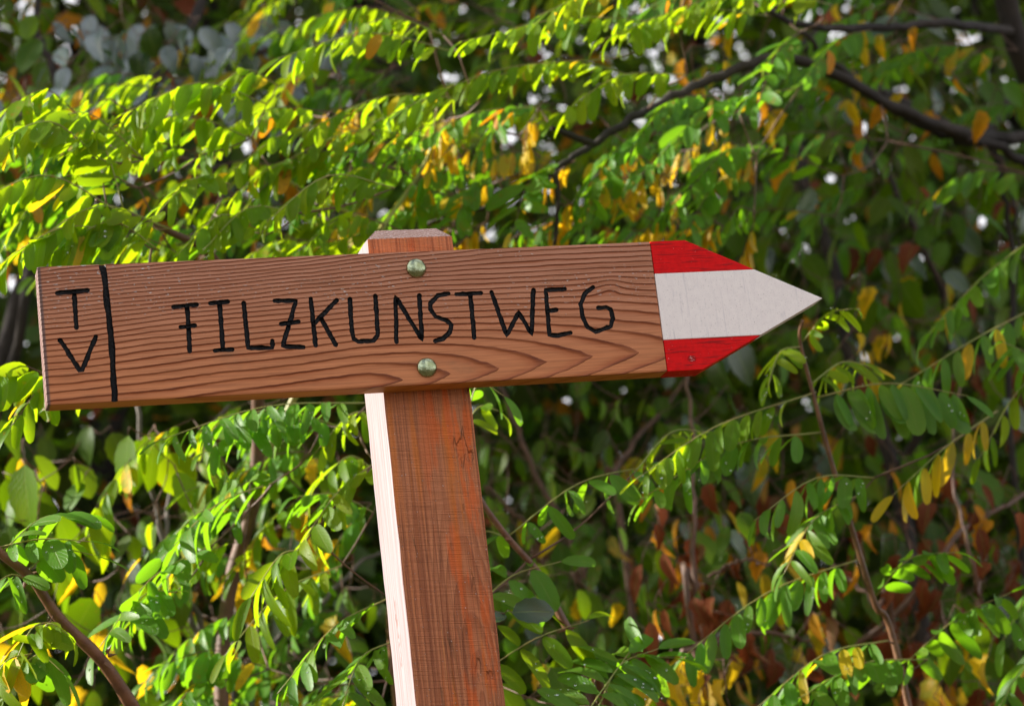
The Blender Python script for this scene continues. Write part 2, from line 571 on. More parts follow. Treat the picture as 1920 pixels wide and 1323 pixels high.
LEAFLET = {}
for key in ('fresh', 'green', 'yellow', 'orange'):
    LEAFLET[key] = [leaf_shape('leaflet', 1.0, w, 'oval', c, f, LF[key], tw, 7) for (w, c, f, tw) in
                    ((0.36, 0.24, 0.20, 0.2), (0.31, 0.34, 0.26, -0.3), (0.39, 0.12, 0.15, 0.1), (0.30, 0.45, 0.28, 0.4), (0.35, 0.08, 0.32, -0.2))]
BROAD = {}
for key in ('broad', 'sheen', 'pale', 'yellow', 'orange', 'brown', 'green', 'fresh'):
    BROAD[key] = [leaf_shape('leaf', 1.0, w, k, c, f, LF[key], tw, 9, tt) for (k, w, c, f, tw, tt) in
                  (('pointed', 0.58, 0.12, 0.18, 0.15, 0.04), ('pointed', 0.50, 0.30, 0.28, -0.3, 0.03), ('round', 0.60, 0.16, 0.20, 0.3, 0.05),
                   ('pointed', 0.36, 0.20, 0.12, 0.4, 0.02), ('pointed', 0.62, 0.45, 0.4, 0.5, 0.05))]
for key in ('brown', 'orange', 'yellow'):
    BROAD[key] = [leaf_shape('leaf', 1.0, w, 'pointed', c, f, LF[key], tw, 9, tt) for (w, c, f, tw, tt) in
                  ((0.50, 0.5, 0.75, 0.9, 0.10), (0.42, 0.75, 0.6, -1.2, 0.12), (0.34, 0.3, 0.5, 0.8, 0.03), (0.30, 0.25, 0.35, -0.6, 0.05), (0.55, 0.8, 0.9, 1.4, 0.15))]


def basis(d, nrm):
    x = Vector(d).normalized()
    z = Vector(nrm)
    z = z - x * z.dot(x)
    if z.length < 1e-4:
        z = x.orthogonal()
    z.normalize()
    y = z.cross(x)
    return Matrix((x, y, z)).transposed()


def rv(a):
    return Vector((random.gauss(0, a), random.gauss(0, a), random.gauss(0, a)))


class Heap:
    """many leaves gathered in one mesh (kind stuff), or the drops on them"""
    def __init__(s): s.v, s.f, s.uv, s.mi, s.mats, s.n = [], [], [], [], [], 0

    def add(s, me, M4, ):
        co = np.empty(len(me.vertices) * 3, np.float32)
        me.vertices.foreach_get('co', co)
        co = co.reshape(-1, 3)
        A = np.array(M4)
        s.v.append(co @ A[:3, :3].T + A[:3, 3])
        mat = me.materials[0]
        if mat not in s.mats:
            s.mats.append(mat)
        k = s.mats.index(mat)
        uvl = me.uv_layers[0].data if me.uv_layers else None
        for p in me.polygons:
            s.f.append(tuple(s.n + i for i in p.vertices))
            s.mi.append(k)
            if uvl:
                s.uv.extend(tuple(uvl[li].uv) for li in p.loop_indices)
            else:
                s.uv.extend([(0, 0)] * len(p.vertices))
        s.n += len(co)

    def build(s, name, parent=None, world=(0, 0, 0)):
        if not s.f:
            return None
        v = np.concatenate(s.v) - np.array(world, np.float32)
        me = bpy.data.meshes.new(name)
        me.from_pydata(v.tolist(), [], s.f)
        for mt in s.mats:
            me.materials.append(mt)
        me.polygons.foreach_set('material_index', s.mi)
        me.polygons.foreach_set('use_smooth', [True] * len(s.f))
        l = me.uv_layers.new(name='UVMap')
        l.data.foreach_set('uv', np.array(s.uv, np.float32).ravel())
        me.update()
        o = link(name, me, parent, world)
        o['kind'] = 'stuff'
        return o


def drop_mesh():
    bm = bmesh.new()
    bmesh.ops.create_icosphere(bm, subdivisions=2, radius=1)
    for v in bm.verts:
        v.co.z *= 0.62
    me = bpy.data.meshes.new('drop')
    bm.to_mesh(me)
    bm.free()
    me.materials.append(MT['water'])
    return me


DROP = drop_mesh()


class Plant:
    """a thing: stems, then leaves hung on it. single=True leaves are objects of their own, the rest join its foliage"""
    def __init__(s, name, base, label, cat, group=None):
        s.o = empty(name, base, label=label, cat=cat, group=group)
        s.base = Vector(base)
        s.heap, s.drops, s.count = Heap(), Heap(), 0
        s.twr, s.grow, s.slim, s.flat = (.30, 1.0), 1.0, .95, 1.0
        s.nodes, s.ends = [], []
        s.tw = Tubes()
        s.twm = MT['twig']

    def stem(s, pts, r0, r1, mat='bark', name='stem', seg=8, n=18, jit=0.0, wob=0.05):
        c = curve(pts, n, jit)
        s.nodes += list(c[n // 4:]) if Vector(pts[0]).z < 0.3 else list(c)
        me = Tubes().add(c, r0, r1, seg, wob=wob).mesh(name, pts[0])
        return link(name, me, s.o, pts[0], MT[mat]), c

    def drop(s, p, nrm, r):
        s.drops.add(DROP, Matrix.Translation(p) @ (basis(nrm.orthogonal(), nrm).to_4x4()) @ Matrix.Diagonal((r, r, r, 1)))

    def frond(s, pb, pt, arch=0.02, pairs=7, L=0.042, hang=0.6, drift=(-0.15, 0, 0), col='fresh', odd=None, oddp=0.0, single=True, wet=0.25, roll=0.0, jitter=0.11, spread=1.0):
        pb, pt = Vector(pb), Vector(pt)
        s.ends.append((pb, .0013))
        mid = (pb + pt) / 2 + Vector((0, 0, arch)) + rv(0.004)
        pts = curve([pb, mid, pt], 10)
        if single:
            me = Tubes().add(pts, 0.0011, 0.0005, 5).mesh('rachis', pb)
            fr = link('compound_leaf', me, s.o, pb, MT['rachis'])
        else:
            fr = None
            s.tw.add(pts, 0.0010, 0.0005, 4)
        drift = Vector(drift)
        twist = random.uniform(*s.twr)
        L = L * s.grow
        hang *= s.flat
        for i in range(pairs + 1):
            t = 0.14 + 0.84 * i / pairs
            last = i == pairs
            k = min(int(t * 10), 9)
            p = pts[k].lerp(pts[k + 1], t * 10 - k)
            T = (pts[k + 1] - pts[k]).normalized()
            side = T.cross(Vector((0, 0, 1)))
            side = side.normalized() if side.length > 0.1 else Vector((0, 1, 0))
            if roll:
                side = Quaternion(T, roll) @ side
            for sg in ((0,) if last else (-1, 1)):
                h = min(0.97, max(0.0, hang + random.uniform(-0.14, 0.14)))
                if last:
                    d = T * 1.0 + Vector((0, 0, -h * 0.6))
                else:
                    d = side * sg * (1 - h) * spread + Vector((0, 0, -1)) * h + T * 0.32
                d = d + drift + rv(jitter)
                d.normalize()
                if last:
                    nr = side.cross(T) * 1.0 + rv(0.3)
                    if nr.z < 0: nr = -nr
                else:
                    nr = d.cross(T) + rv(0.28)
                    if nr.dot(side * sg * h + Vector((0, 0, 1 - h))) < 0:
                        nr = -nr
                    # half of the hanging pairs face out, both rows turned a little towards the light
                    nr = Quaternion(d, twist * (1 if nr.y < 0 else -1) * min(1, h * 1.3)) @ (nr.normalized() + Vector((-0.1, -0.1, 0.2)))
                ln = L * (0.80 + 0.42 * math.sin(math.pi * min(1, t * 0.95)) ** 0.7) * random.uniform(0.78, 1.12)
                key = col
                if odd and random.random() < oddp:
                    key = odd
                me = random.choice(LEAFLET[key])
                B = basis(d, nr)
                wsc = random.uniform(0.78, 1.12) * s.slim
                sc = Matrix.Diagonal((ln, ln * wsc, ln, 1))
                base = p + d * 0.003
                M4 = Matrix.Translation(base) @ B.to_4x4() @ sc
                if fr is not None and random.random() > 0.03:
                    o = bpy.data.objects.new('leaflet', me)
                    COL.objects.link(o)
                    o.parent = fr
                    o.matrix_basis = Matrix.Translation(-WL[fr.name]) @ M4
                    s.count += 1
                    if random.random() < wet:
                        for _ in range(random.randint(1, 3)):
                            u, w = random.uniform(0.25, 0.95), random.uniform(-0.13, 0.13)
                            q = M4 @ Vector((u, w, 0.035 - 0.16 * u * u))
                            s.drop(q, B @ Vector((0, 0, 1)), random.uniform(0.0006, 0.0016))
                elif fr is None:
                    s.heap.add(me, M4)

    def leaf(s, p, d, nr, ln, key='broad', single=True, stalk=0.0, v=None):
        me = random.choice(BROAD[key]) if v is None else BROAD[key][v]
        p = Vector(p)
        s.ends.append((p.copy(), .0009))
        d = Vector(d).normalized()
        if stalk:
            s.tw.add([p, p + d * stalk * 0.5 + Vector((0, 0, 0.004)), p + d * stalk], 0.0009, 0.0007, 4)
            p = p + d * stalk
        M4 = Matrix.Translation(p) @ basis(d, nr).to_4x4() @ Matrix.Diagonal((ln, ln * random.uniform(0.85, 1.15), ln, 1))
        if single:
            o = bpy.data.objects.new('leaf', me)
            COL.objects.link(o)
            o.parent = s.o
            o.matrix_basis = Matrix.Translation(-s.base) @ M4
        else:
            s.heap.add(me, M4)

    def join(s):
        """side twigs: every leaf base is led back to the nearest wood, each new twig serving the next"""
        if not s.nodes or not s.ends:
            return
        N = np.array([tuple(q) for q in s.nodes])
        P = np.array([tuple(q[0]) for q in s.ends])
        left = list(range(len(P)))
        best = np.array([((N - p) ** 2).sum(1).min() for p in P])
        near = np.array([int(((N - p) ** 2).sum(1).argmin()) for p in P])
        nodes = [Vector(q) for q in N]
        while left:
            k = min(left, key=lambda i: best[i])
            left.remove(k)
            p, rad = s.ends[k]
            q = nodes[near[k]]
            ln = (p - q).length
            if ln < .012:
                continue
            m1 = q.lerp(p, .5) + Vector((0, 0, -.06 * ln)) + rv(.03 * ln)
            pts = curve([q, m1, p], 5)
            s.tw.add(pts, rad * (1 + min(1.0, ln * 3)), rad * .8, 4)
            for z in pts[1:]:
                nodes.append(z)
                if left:
                    L = np.array(left)
                    d2 = ((P[L] - np.array(tuple(z))) ** 2).sum(1)
                    b = d2 < best[L]
                    best[L[b]] = d2[b]
                    near[L[b]] = len(nodes) - 1

    def finish(s, twname='twigs'):
        s.join()
        if s.tw.f:
            o = link(twname, s.tw.mesh(twname, s.base), s.o, s.base, s.twm)
            o['kind'] = 'stuff'
        s.heap.build('foliage', s.o, s.base)
        s.drops.build('water_drops', s.o, s.base)


# ================================================================== ground
def ground():
    n = 90
    xs = np.concatenate([-np.geomspace(260, 6, 25), np.linspace(-5, 5, 40), np.geomspace(6, 260, 25)])
    ys = np.concatenate([-np.geomspace(260, 6, 22), np.linspace(-5, 12, 48), np.geomspace(13, 300, 20)])
    vs = []
    for yy in ys:
        for xx in xs:
            rise = 0.0
            if yy > 2.5:
                rise = 1.9 * (1 - math.exp(-(yy - 2.5) / 5.0)) * (0.55 + 0.45 / (1 + math.exp(-(xx - 0.6) * 1.1)))
            z = rise + 0.05 * mnoise.noise(Vector((xx * 0.8, yy * 0.8, 0)))
            if abs(xx) < 0.6 and abs(yy) < 0.6: z *= 0.1
            vs.append((xx, yy, z))
    fs = []
    k = len(xs)
    for j in range(len(ys) - 1):
        for i in range(k - 1):
            a = j * k + i
            fs.append((a, a + 1, a + k + 1, a + k))
    M = Mat('woodland_soil')
    o, x, y, z = M.obj()
    a = M.noise(o, 3, 6, 0.65)
    b = M.noise(o, 40, 5, 0.7)
    c = M.mix(M.rng(a, 0.4, 0.6), (0.05, 0.035, 0.02), (0.045, 0.06, 0.018))
    c = M.mix(M.rng(b, 0.45, 0.65), c, (0.12, 0.06, 0.03))
    M.pbr(c, 0.9, M.bump(b, 0.03, 1.0), spec=0.2)
    o = link('ground', mesh('ground', vs, fs, True), None, (0, 0, 0), M.m)
    o['kind'] = 'structure'


ground()

# ================================================================== signpost
PX, PW, PD, TH = -0.3048, 0.0945, 0.0950, 0.0275
sign = empty('wooden_signpost', (PX + PW / 2, TH + PD / 2, 0),
             label='brown wooden signpost whose arrow board reads FILZKUNSTWEG with a red and white tip', cat='signpost')


def box_mesh(x0, x1, y0, y1, z0, z1):
    return ([(x0, y0, z0), (x1, y0, z0), (x1, y1, z0), (x0, y1, z0), (x0, y0, z1), (x1, y0, z1), (x1, y1, z1), (x0, y1, z1)],
            [(0, 3, 2, 1), (4, 5, 6, 7), (0, 1, 5, 4), (1, 2, 6, 5), (2, 3, 7, 6), (3, 0, 4, 7)])


def build_post():
    zt, ch, chh = 0.1686, 0.0140, 0.0135
    zs = [-ZB - 0.25] + [(-ZB + 0.1 + i * 0.02) for i in range(int((ZB + zt - 0.12) / 0.02) + 1)] + [zt]
    # outline with a few points on every side, wandering a little as sawn timber does
    ring = []
    k = 6
    for a, b in (((0, 0), (PW, 0)), ((PW, 0), (PW, PD)), ((PW, PD), (0, PD)), ((0, PD), (0, 0))):
        for i in range(k):
            ring.append((a[0] + (b[0] - a[0]) * i / k, a[1] + (b[1] - a[1]) * i / k, i == 0))
    n = len(ring)
    vs, fs, mi = [], [], []
    for z in zs:
        for (x, y, corner) in ring:
            s = 0.0009 if corner else 0.0004
            dx = mnoise.noise(Vector((x * 30, y * 30, z * 22))) * s * 1.2 + random.uniform(-1, 1) * s * 0.35
            dy = mnoise.noise(Vector((x * 30 + 9, y * 30, z * 22))) * s * 0.8
            if corner:   # worn arris
                cx, cy = PW / 2, PD / 2
                dx += (cx - x) * 0.018 + 0
                dy += (cy - y) * 0.010
            vs.append((x + dx + 0.002 * z, y + dy, z))
    for j in range(len(zs) - 1):
        for i in range(n):
            a, b = j * n + i, j * n + (i + 1) % n
            fs.append((a, b, b + n, a + n))
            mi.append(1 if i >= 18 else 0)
    base = (len(zs) - 1) * n
    b0 = len(vs)
    for (x, y, c) in ring:
        fx = ch + (PW - 2 * ch) * x / PW
        fy = ch + (PD - 2 * ch) * y / PD
        vs.append((fx, fy, zt + chh + random.uniform(-0.0003, 0.0003)))
    for i in range(n):
        a, b = base + i, base + (i + 1) % n
        fs.append((a, b, b0 + (i + 1) % n, b0 + i))
        mi.append(2)
    fs.append(tuple(b0 + i for i in range(n)))
    mi.append(2)
    me = mesh('post', vs, fs)
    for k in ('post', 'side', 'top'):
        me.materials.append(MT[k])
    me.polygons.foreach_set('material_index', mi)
    return link('post', me, sign, (PX, TH, ZB))


build_post()


def bp(px, py):
    p = at(px, py, 0.0)
    return (p.x, p.z - ZB)


HB = 0.145
XL = (bp(67, 497)[0] + bp(90, 760)[0]) / 2
XC = bp(1288, 449)[0] * 0.5 + bp(1313.5, 694)[0] * 0.5
XT = bp(1542, 557.5)[0]


def prism(name, outline, y0, y1, bev, mat, parent, world):
    """a solid board piece: outline in x and z, front at y0, back at y1, its edges eased"""
    bm = bmesh.new()
    f = [bm.verts.new((x, y0, z)) for x, z in outline]
    b = [bm.verts.new((x, y1, z)) for x, z in outline]
    bm.faces.new(f)
    bm.faces.new(list(reversed(b)))
    n = len(f)
    for i in range(n):
        bm.faces.new((f[i], b[i], b[(i + 1) % n], f[(i + 1) % n]))
    bmesh.ops.recalc_face_normals(bm, faces=bm.faces)
    if bev:
        bmesh.ops.bevel(bm, geom=list(bm.edges), offset=bev, segments=2, profile=0.6, affect='EDGES', clamp_overlap=True)
    me = bpy.data.meshes.new(name)
    bm.to_mesh(me)
    bm.free()
    me.update()
    return link(name, me, parent, world, mat)


BW = (0.0, 0.0, ZB)
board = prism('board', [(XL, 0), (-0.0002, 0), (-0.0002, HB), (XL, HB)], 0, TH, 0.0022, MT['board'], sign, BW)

Z1 = lambda X, Y: (40 + X / 3, 400 + Y / 3)
Z2 = lambda X, Y: (600 + X / 3, 400 + Y / 3)
L1 = lambda *p: [Z1(*q) for q in p]
L2 = lambda *p: [Z2(*q) for q in p]
RL = 0.00262
LETTERS = [
    [L1((202, 447), (372, 432)), L1((297, 440), (310, 640))],
    [L1((218, 712), (328, 882), (342, 882), (418, 695))],
    [L1((858, 525), (985, 512)), L1((932, 518), (948, 775)), L1((898, 638), (975, 630))],
    [L1((1065, 505), (1162, 497)), L1((1115, 500), (1135, 765)), L1((1092, 770), (1185, 765))],
    [L1((1252, 505), (1275, 755), (1410, 755), (1413, 718))],
    [L1((1425, 490), (1545, 492), (1470, 745), (1585, 752)), L1((1462, 622), (1558, 608))],
    [L1((1628, 482), (1655, 742)), L1((1775, 487), (1652, 615)), L1((1690, 595), (1768, 738))],
    [L2((168, 482), (178, 640), (188, 705), (215, 720), (300, 715), (325, 685), (312, 465))],
    [L2((430, 720), (425, 468), (575, 712), (558, 460))],
    [L2((722, 452), (665, 460), (622, 505), (620, 540), (650, 580), (715, 603), (740, 628), (730, 670), (690, 705), (648, 718))],
    [L2((770, 455), (905, 447)), L2((845, 452), (868, 698))],
    [L2((965, 445), (1050, 685), (1118, 555), (1190, 678), (1200, 430))],
    [L2((1375, 425), (1270, 430), (1290, 682), (1340, 686), (1408, 670)), L2((1285, 550), (1330, 543))],
    [L2((1535, 415), (1490, 450), (1466, 510), (1475, 575), (1505, 640), (1550, 665), (1635, 635), (1648, 590), (1635, 540), (1610, 527), (1565, 530))],
]
DIV = L1((452, 262), (470, 380), (490, 560), (505, 720), (516, 860), (524, 1000), (528, 1088))


def stroke_pts(pl, step=0.0032, amp=0.00028):
    q = [Vector((bp(*p)[0], 0, bp(*p)[1])) for p in pl]
    out = []
    for a, b in zip(q, q[1:]):
        n = max(1, int((b - a).length / step))
        for i in range(n):
            out.append(a.lerp(b, i / n))
    out.append(q[-1])
    return [p + Vector((random.uniform(-amp, amp), 0, random.uniform(-amp, amp))) for p in out]


def capsule(pts, r, yc):
    """closed tube with round ends along a hand-drawn stroke"""
    T = Tubes()
    P = [p + Vector((0, yc, 0)) for p in pts]
    t0 = (P[0] - P[1]).normalized()
    t1 = (P[-1] - P[-2]).normalized()
    full, rad = [], []
    for a in (0.99, 0.80, 0.45):
        full.append(P[0] + t0 * r * a); rad.append(r * math.sqrt(1 - a * a))
    for p in P:
        full.append(p); rad.append(r * random.uniform(0.86, 1.13))
    for a in (0.45, 0.80, 0.99):
        full.append(P[-1] + t1 * r * a); rad.append(r * math.sqrt(1 - a * a))
    seg = 12
    n = len(full)
    vs, fs = [], []
    for i, p in enumerate(full):
        t = (full[min(i + 1, n - 1)] - full[max(i - 1, 0)])
        t.y = 0
        t.normalize()
        side = Vector((t.z, 0, -t.x))
        for j in range(seg):
            q = 2 * math.pi * j / seg
            vs.append(p + (side * math.cos(q) + Vector((0, 1, 0)) * math.sin(q)) * rad[i])
    for i in range(n - 1):
        for j in range(seg):
            k = (j + 1) % seg
            fs.append((i * seg + j, i * seg + k, (i + 1) * seg + k, (i + 1) * seg + j))
    fs.append(tuple(reversed(range(seg))))
    fs.append(tuple((n - 1) * seg + j for j in range(seg)))
    return vs, fs


def bm_of(vs, fs):
    bm = bmesh.new()
    V = [bm.verts.new(v) for v in vs]
    for f in fs:
        bm.faces.new([V[i] for i in f])
    bmesh.ops.recalc_face_normals(bm, faces=bm.faces)
    return bm


cutters = []                                # (vs, fs) for the routed grooves


def carve(strokes, r, yc, name):
    """route the strokes out of the board, then line the channel with black paint"""
    vs2, fs2 = [], []
    for st in strokes:
        vs, fs = capsule(st, r, yc)
        cutters.append((vs, fs))
        # lining: the part of the same channel below the face, a hair inside it
        c = [p + Vector((0, yc, 0)) for p in st]
        b = len(vs2)
        vs2.extend([Vector(v) + Vector((0, -0.00035, 0)) for v in vs])
        fs2.extend([tuple(b + i for i in f) for f in fs])
    bm = bm_of(vs2, fs2)
    bmesh.ops.bisect_plane(bm, geom=list(bm.verts) + list(bm.edges) + list(bm.faces), plane_co=(0, 0.00005, 0), plane_no=(0, 1, 0), clear_inner=True)
    for co, no in (((0, 0, 0.0004), (0, 0, -1)), ((0, 0, HB - 0.0004), (0, 0, 1))):
        bmesh.ops.bisect_plane(bm, geom=list(bm.verts) + list(bm.edges) + list(bm.faces), plane_co=co, plane_no=no, clear_outer=True)
    for f in bm.faces:
        f.smooth = True
        f.normal_flip()
    me = bpy.data.meshes.new(name)
    bm.to_mesh(me)
    bm.free()
    return link(name, me, board, BW, MT['black'])


for L in LETTERS:
    carve([stroke_pts(s) for s in L], RL, 0.0004, 'letter')
carve([stroke_pts(DIV, 0.006, 0.0004)], 0.0034, 0.0008, 'dividing_groove')


def cut_board():
    vs, fs = [], []
    for v, f in cutters:
        b = len(vs)
        vs.extend(v)
        fs.extend([tuple(b + i for i in q) for q in f])
    bm = bm_of(vs, fs)
    me = bpy.data.meshes.new('cut')
    bm.to_mesh(me)
    bm.free()
    co = bpy.data.objects.new('cut', me)
    COL.objects.link(co)
    co.location = BW
    md = board.modifiers.new('cut', 'BOOLEAN')
    md.operation = 'DIFFERENCE'
    md.solver = 'EXACT'
    md.use_self = True
    md.object = co
    dg = bpy.context.evaluated_depsgraph_get()
    dg.update()
    me2 = bpy.data.meshes.new_from_object(board.evaluated_get(dg))
    board.modifiers.clear()
    board.data = me2
    me2.name = 'board'
    bpy.data.objects.remove(co)


cut_board()

# painted arrow end: red, white and red bands butting against the bare wood
rz0a, rz0b = bp(1226, 512)[1], bp(1418, 505.5)[1]
rz1a, rz1b = bp(1244, 635)[1], bp(1423, 630.5)[1]


def slant(z):     # x on the arrow's slanting edge at height z
    k = abs(z - HB / 2) / (HB / 2)
    return XT + (XC - XT) * k


zu, zl = (rz0a + rz0b) / 2, (rz1a + rz1b) / 2
g = 0.00012
prism('red_band', [(0, zu + g), (slant(zu), zu + g), (XC, HB), (0, HB)], 0, TH, 0.0007, MT['red'], board, BW)
prism('white_band', [(0, zl + g), (slant(zl), zl + g), (XT, HB / 2), (slant(zu), zu - g), (0, zu - g)], -0.0003, TH, 0.0007, MT['white'], board, BW)
prism('red_band', [(0, 0), (XC, 0), (slant(zl), zl - g), (0, zl - g)], 0, TH, 0.0007, MT['red'], board, BW)


def bolt(px, py):
    c = at(px, py, -0.002)
    prof = [(0.0105, 0.0), (0.0106, 0.0010), (0.0101, 0.0022), (0.0088, 0.0036), (0.0066, 0.0048), (0.0038, 0.0056), (0.0012, 0.0059)]
    seg = 28
    vs, fs = [], []
    for r, h in prof:
        for j in range(seg):
            q = 2 * math.pi * j / seg
            vs.append((math.cos(q) * r, -h, math.sin(q) * r))
    vs.append((0, -0.0059, 0))
    for i in range(len(prof) - 1):
        for j in range(seg):
            k = (j + 1) % seg
            fs.append((i * seg + j, i * seg + k, (i + 1) * seg + k, (i + 1) * seg + j))
    for j in range(seg):
        fs.append(((len(prof) - 1) * seg + j, (len(prof) - 1) * seg + (j + 1) % seg, len(vs) - 1))
    link('bolt', mesh('bolt', vs, fs, True), board, (c.x, 0.0002, c.z), MT['zinc'])


bolt(781, 502)
bolt(801, 688)


# ================================================================== locust saplings and branches (pinnate leaves)
G0 = lambda p, dx=0.0: Vector((p.x + dx, p.y, -0.05))


def F(pl, b, t, **kw):
    """a compound leaf from spot b to spot t: (px, py, metres behind the board)"""
    pl.frond(at(*b), at(*t), **kw)


# --- thorny sapling, lower left
b0 = at(330, 1500, 0.55)
A = Plant('locust_sapling', G0(b0, 0.1), 'thorny brown locust stem rising on the lower left, with a few drooping compound leaves', 'sapling', 'young locust shoots')
st, c = A.stem([G0(b0, 0.1), b0 + Vector((0.07, 0, -0.6)), at(420, 1640, .55), at(330, 1470, .50), at(255, 1335, 0.45), at(190, 1237, 0.42), at(112, 1160, 0.40), at(58, 1082, 0.38), at(-12, 1022, 0.36), at(-90, 900, 0.36)], 0.0115, 0.0040, 'bark', n=60, seg=10)


def thorn(pl, p, d, ln=0.011):
    bm = bmesh.new()
    bmesh.ops.create_cone(bm, cap_ends=True, segments=7, radius1=ln * 0.24, radius2=0.0002, depth=ln)
    for v in bm.verts:
        v.co.z += ln / 2
    me = bpy.data.meshes.new('thorn')
    bm.to_mesh(me); bm.free()
    me.transform(Vector(d).to_track_quat('Z', 'Y').to_matrix().to_4x4())
    link('thorn', me, pl.o, p, MT['bark'])


for (x, y, sx, sy) in ((58, 1076, 1, -.35), (48, 1092, -.4, 1), (100, 1166, -.3, .9), (203, 1228, 1, -.1), (196, 1243, 1, .9), (200, 1222, .7, -1), (-5, 1030, .3, -1)):
    thorn(A, at(x, y, 0.412), rt * sx - up * sy + Vector((0, -0.3, 0)))
for (b, t, kw) in (
    ((0, 1025, .36), (170, 1015, .33), dict(pairs=4, L=.050, hang=.25, col='green', wet=.8, arch=.005)),
    ((8, 1030, .36), (150, 965, .40), dict(pairs=4, L=.048, hang=.2, col='green', wet=.8)),
    ((52, 1070, .38), (175, 1040, .36), dict(pairs=3, L=.045, hang=.3, col='green', wet=.6)),
    ((50, 1085, .38), (-60, 1140, .30), dict(pairs=5, L=.050, hang=.5, col='green')),
    ((100, 1165, .40), (20, 1262, .36), dict(pairs=4, L=.050, hang=.15, col='fresh', wet=.6, odd='yellow', oddp=.12)),
    ((60, 1220, .38), (130, 1190, .36), dict(pairs=3, L=.042, hang=.3, col='fresh')),
    ((40, 1250, .37), (120, 1262, .35), dict(pairs=3, L=.050, hang=.35, col='green', wet=.5)),
    ((60, 1225, .37), (-30, 1330, .34), dict(pairs=5, L=.052, hang=.5, col='fresh', odd='yellow', oddp=.15)),
): F(A, b, t, **kw)
A.leaf(at(38, 1240, .36), (0.05, 0, -1), (0.3, -1, .1), .065, 'yellow', v=3)
A.leaf(at(72, 1190, .37), (0.9, 0, -.3), (0.1, -1, .6), .045, 'fresh', v=2)
A.finish()

# --- sapling behind the post
b0 = at(1180, 1400, 0.55)
B = Plant('locust_sapling', G0(b0, 0.06), 'slim red-brown locust shoot slanting up behind the post on its right', 'sapling', 'young locust shoots')
B.twr, B.grow = (.05, .6), 1.0
B.stem([G0(b0, 0.06), b0 + Vector((0.05, 0, -0.6)), at(1290, 1620, .6), at(1210, 1450, .54), at(1150, 1340, .50), at(1108, 1252, .46), at(1060, 1170, .45), at(1010, 1075, .45), at(950, 1005, .45), at(900, 935, .45), at(850, 850, .47)], 0.0085, 0.0030, 'bark', n=60, seg=9)
for (x, y, sx, sy) in ((1068, 1178, 1, -.2), (1056, 1180, -1, .5), (948, 1010, 1, .3)):
    thorn(B, at(x, y, .447), rt * sx - up * sy + Vector((0, -.3, 0)), .009)
for (b, t, kw) in (
    ((950, 1007, .45), (1225, 872, .52), dict(pairs=6, L=.044, hang=.55, col='green', wet=.7, arch=.02)),
    ((950, 1007, .45), (850, 1040, .50), dict(pairs=3, L=.045, hang=.4, col='green')),
    ((1190, 885, .50), (1330, 810, .60), dict(pairs=5, L=.040, hang=.5, col='fresh', wet=.7)),
    ((900, 1130, .43), (1052, 1052, .44), dict(pairs=3, L=.054, hang=.05, col='green', wet=.4, roll=.9, arch=.004)),
    ((900, 1262, .42), (1105, 1162, .45), dict(pairs=4, L=.054, hang=.05, col='fresh', wet=.5, roll=.9, arch=.004)),
    ((1108, 1250, .45), (1265, 1232, .46), dict(pairs=4, L=.050, hang=.25, col='green', wet=.9, arch=.01)),
    ((1060, 1400, .34), (1180, 1222, .42), dict(pairs=7, L=.060, hang=.02, col='green', wet=.9, roll=.8, arch=.0, spread=1.3)),
    ((1120, 1330, .40), (1235, 1215, .44), dict(pairs=5, L=.055, hang=.1, col='green', wet=.9, roll=.7)),
    ((880, 760, .45), (945, 742, .42), dict(pairs=3, L=.045, hang=.1, col='green', wet=.9)),
    ((870, 800, .50), (935, 770, .50), dict(pairs=2, L=.040, hang=.3, col='fresh')),
): F(B, b, t, **kw)
B.leaf(at(945, 1150, .40), rt * .9 + up * .1, (-.2, -1, .5), .052, 'sheen', v=2, stalk=.01)
B.leaf(at(950, 1155, .40), rt * -.9 - up * .1, (.2, -1, .5), .030, 'sheen', v=2)
for i in range(7):
    B.leaf(at(random.uniform(880, 1060), random.uniform(1220, 1320), random.uniform(.6, .8)), (random.uniform(-.6, .8), -.2, -1), (-.1, -1, .3), .075, 'broad', v=0)
B.finish()

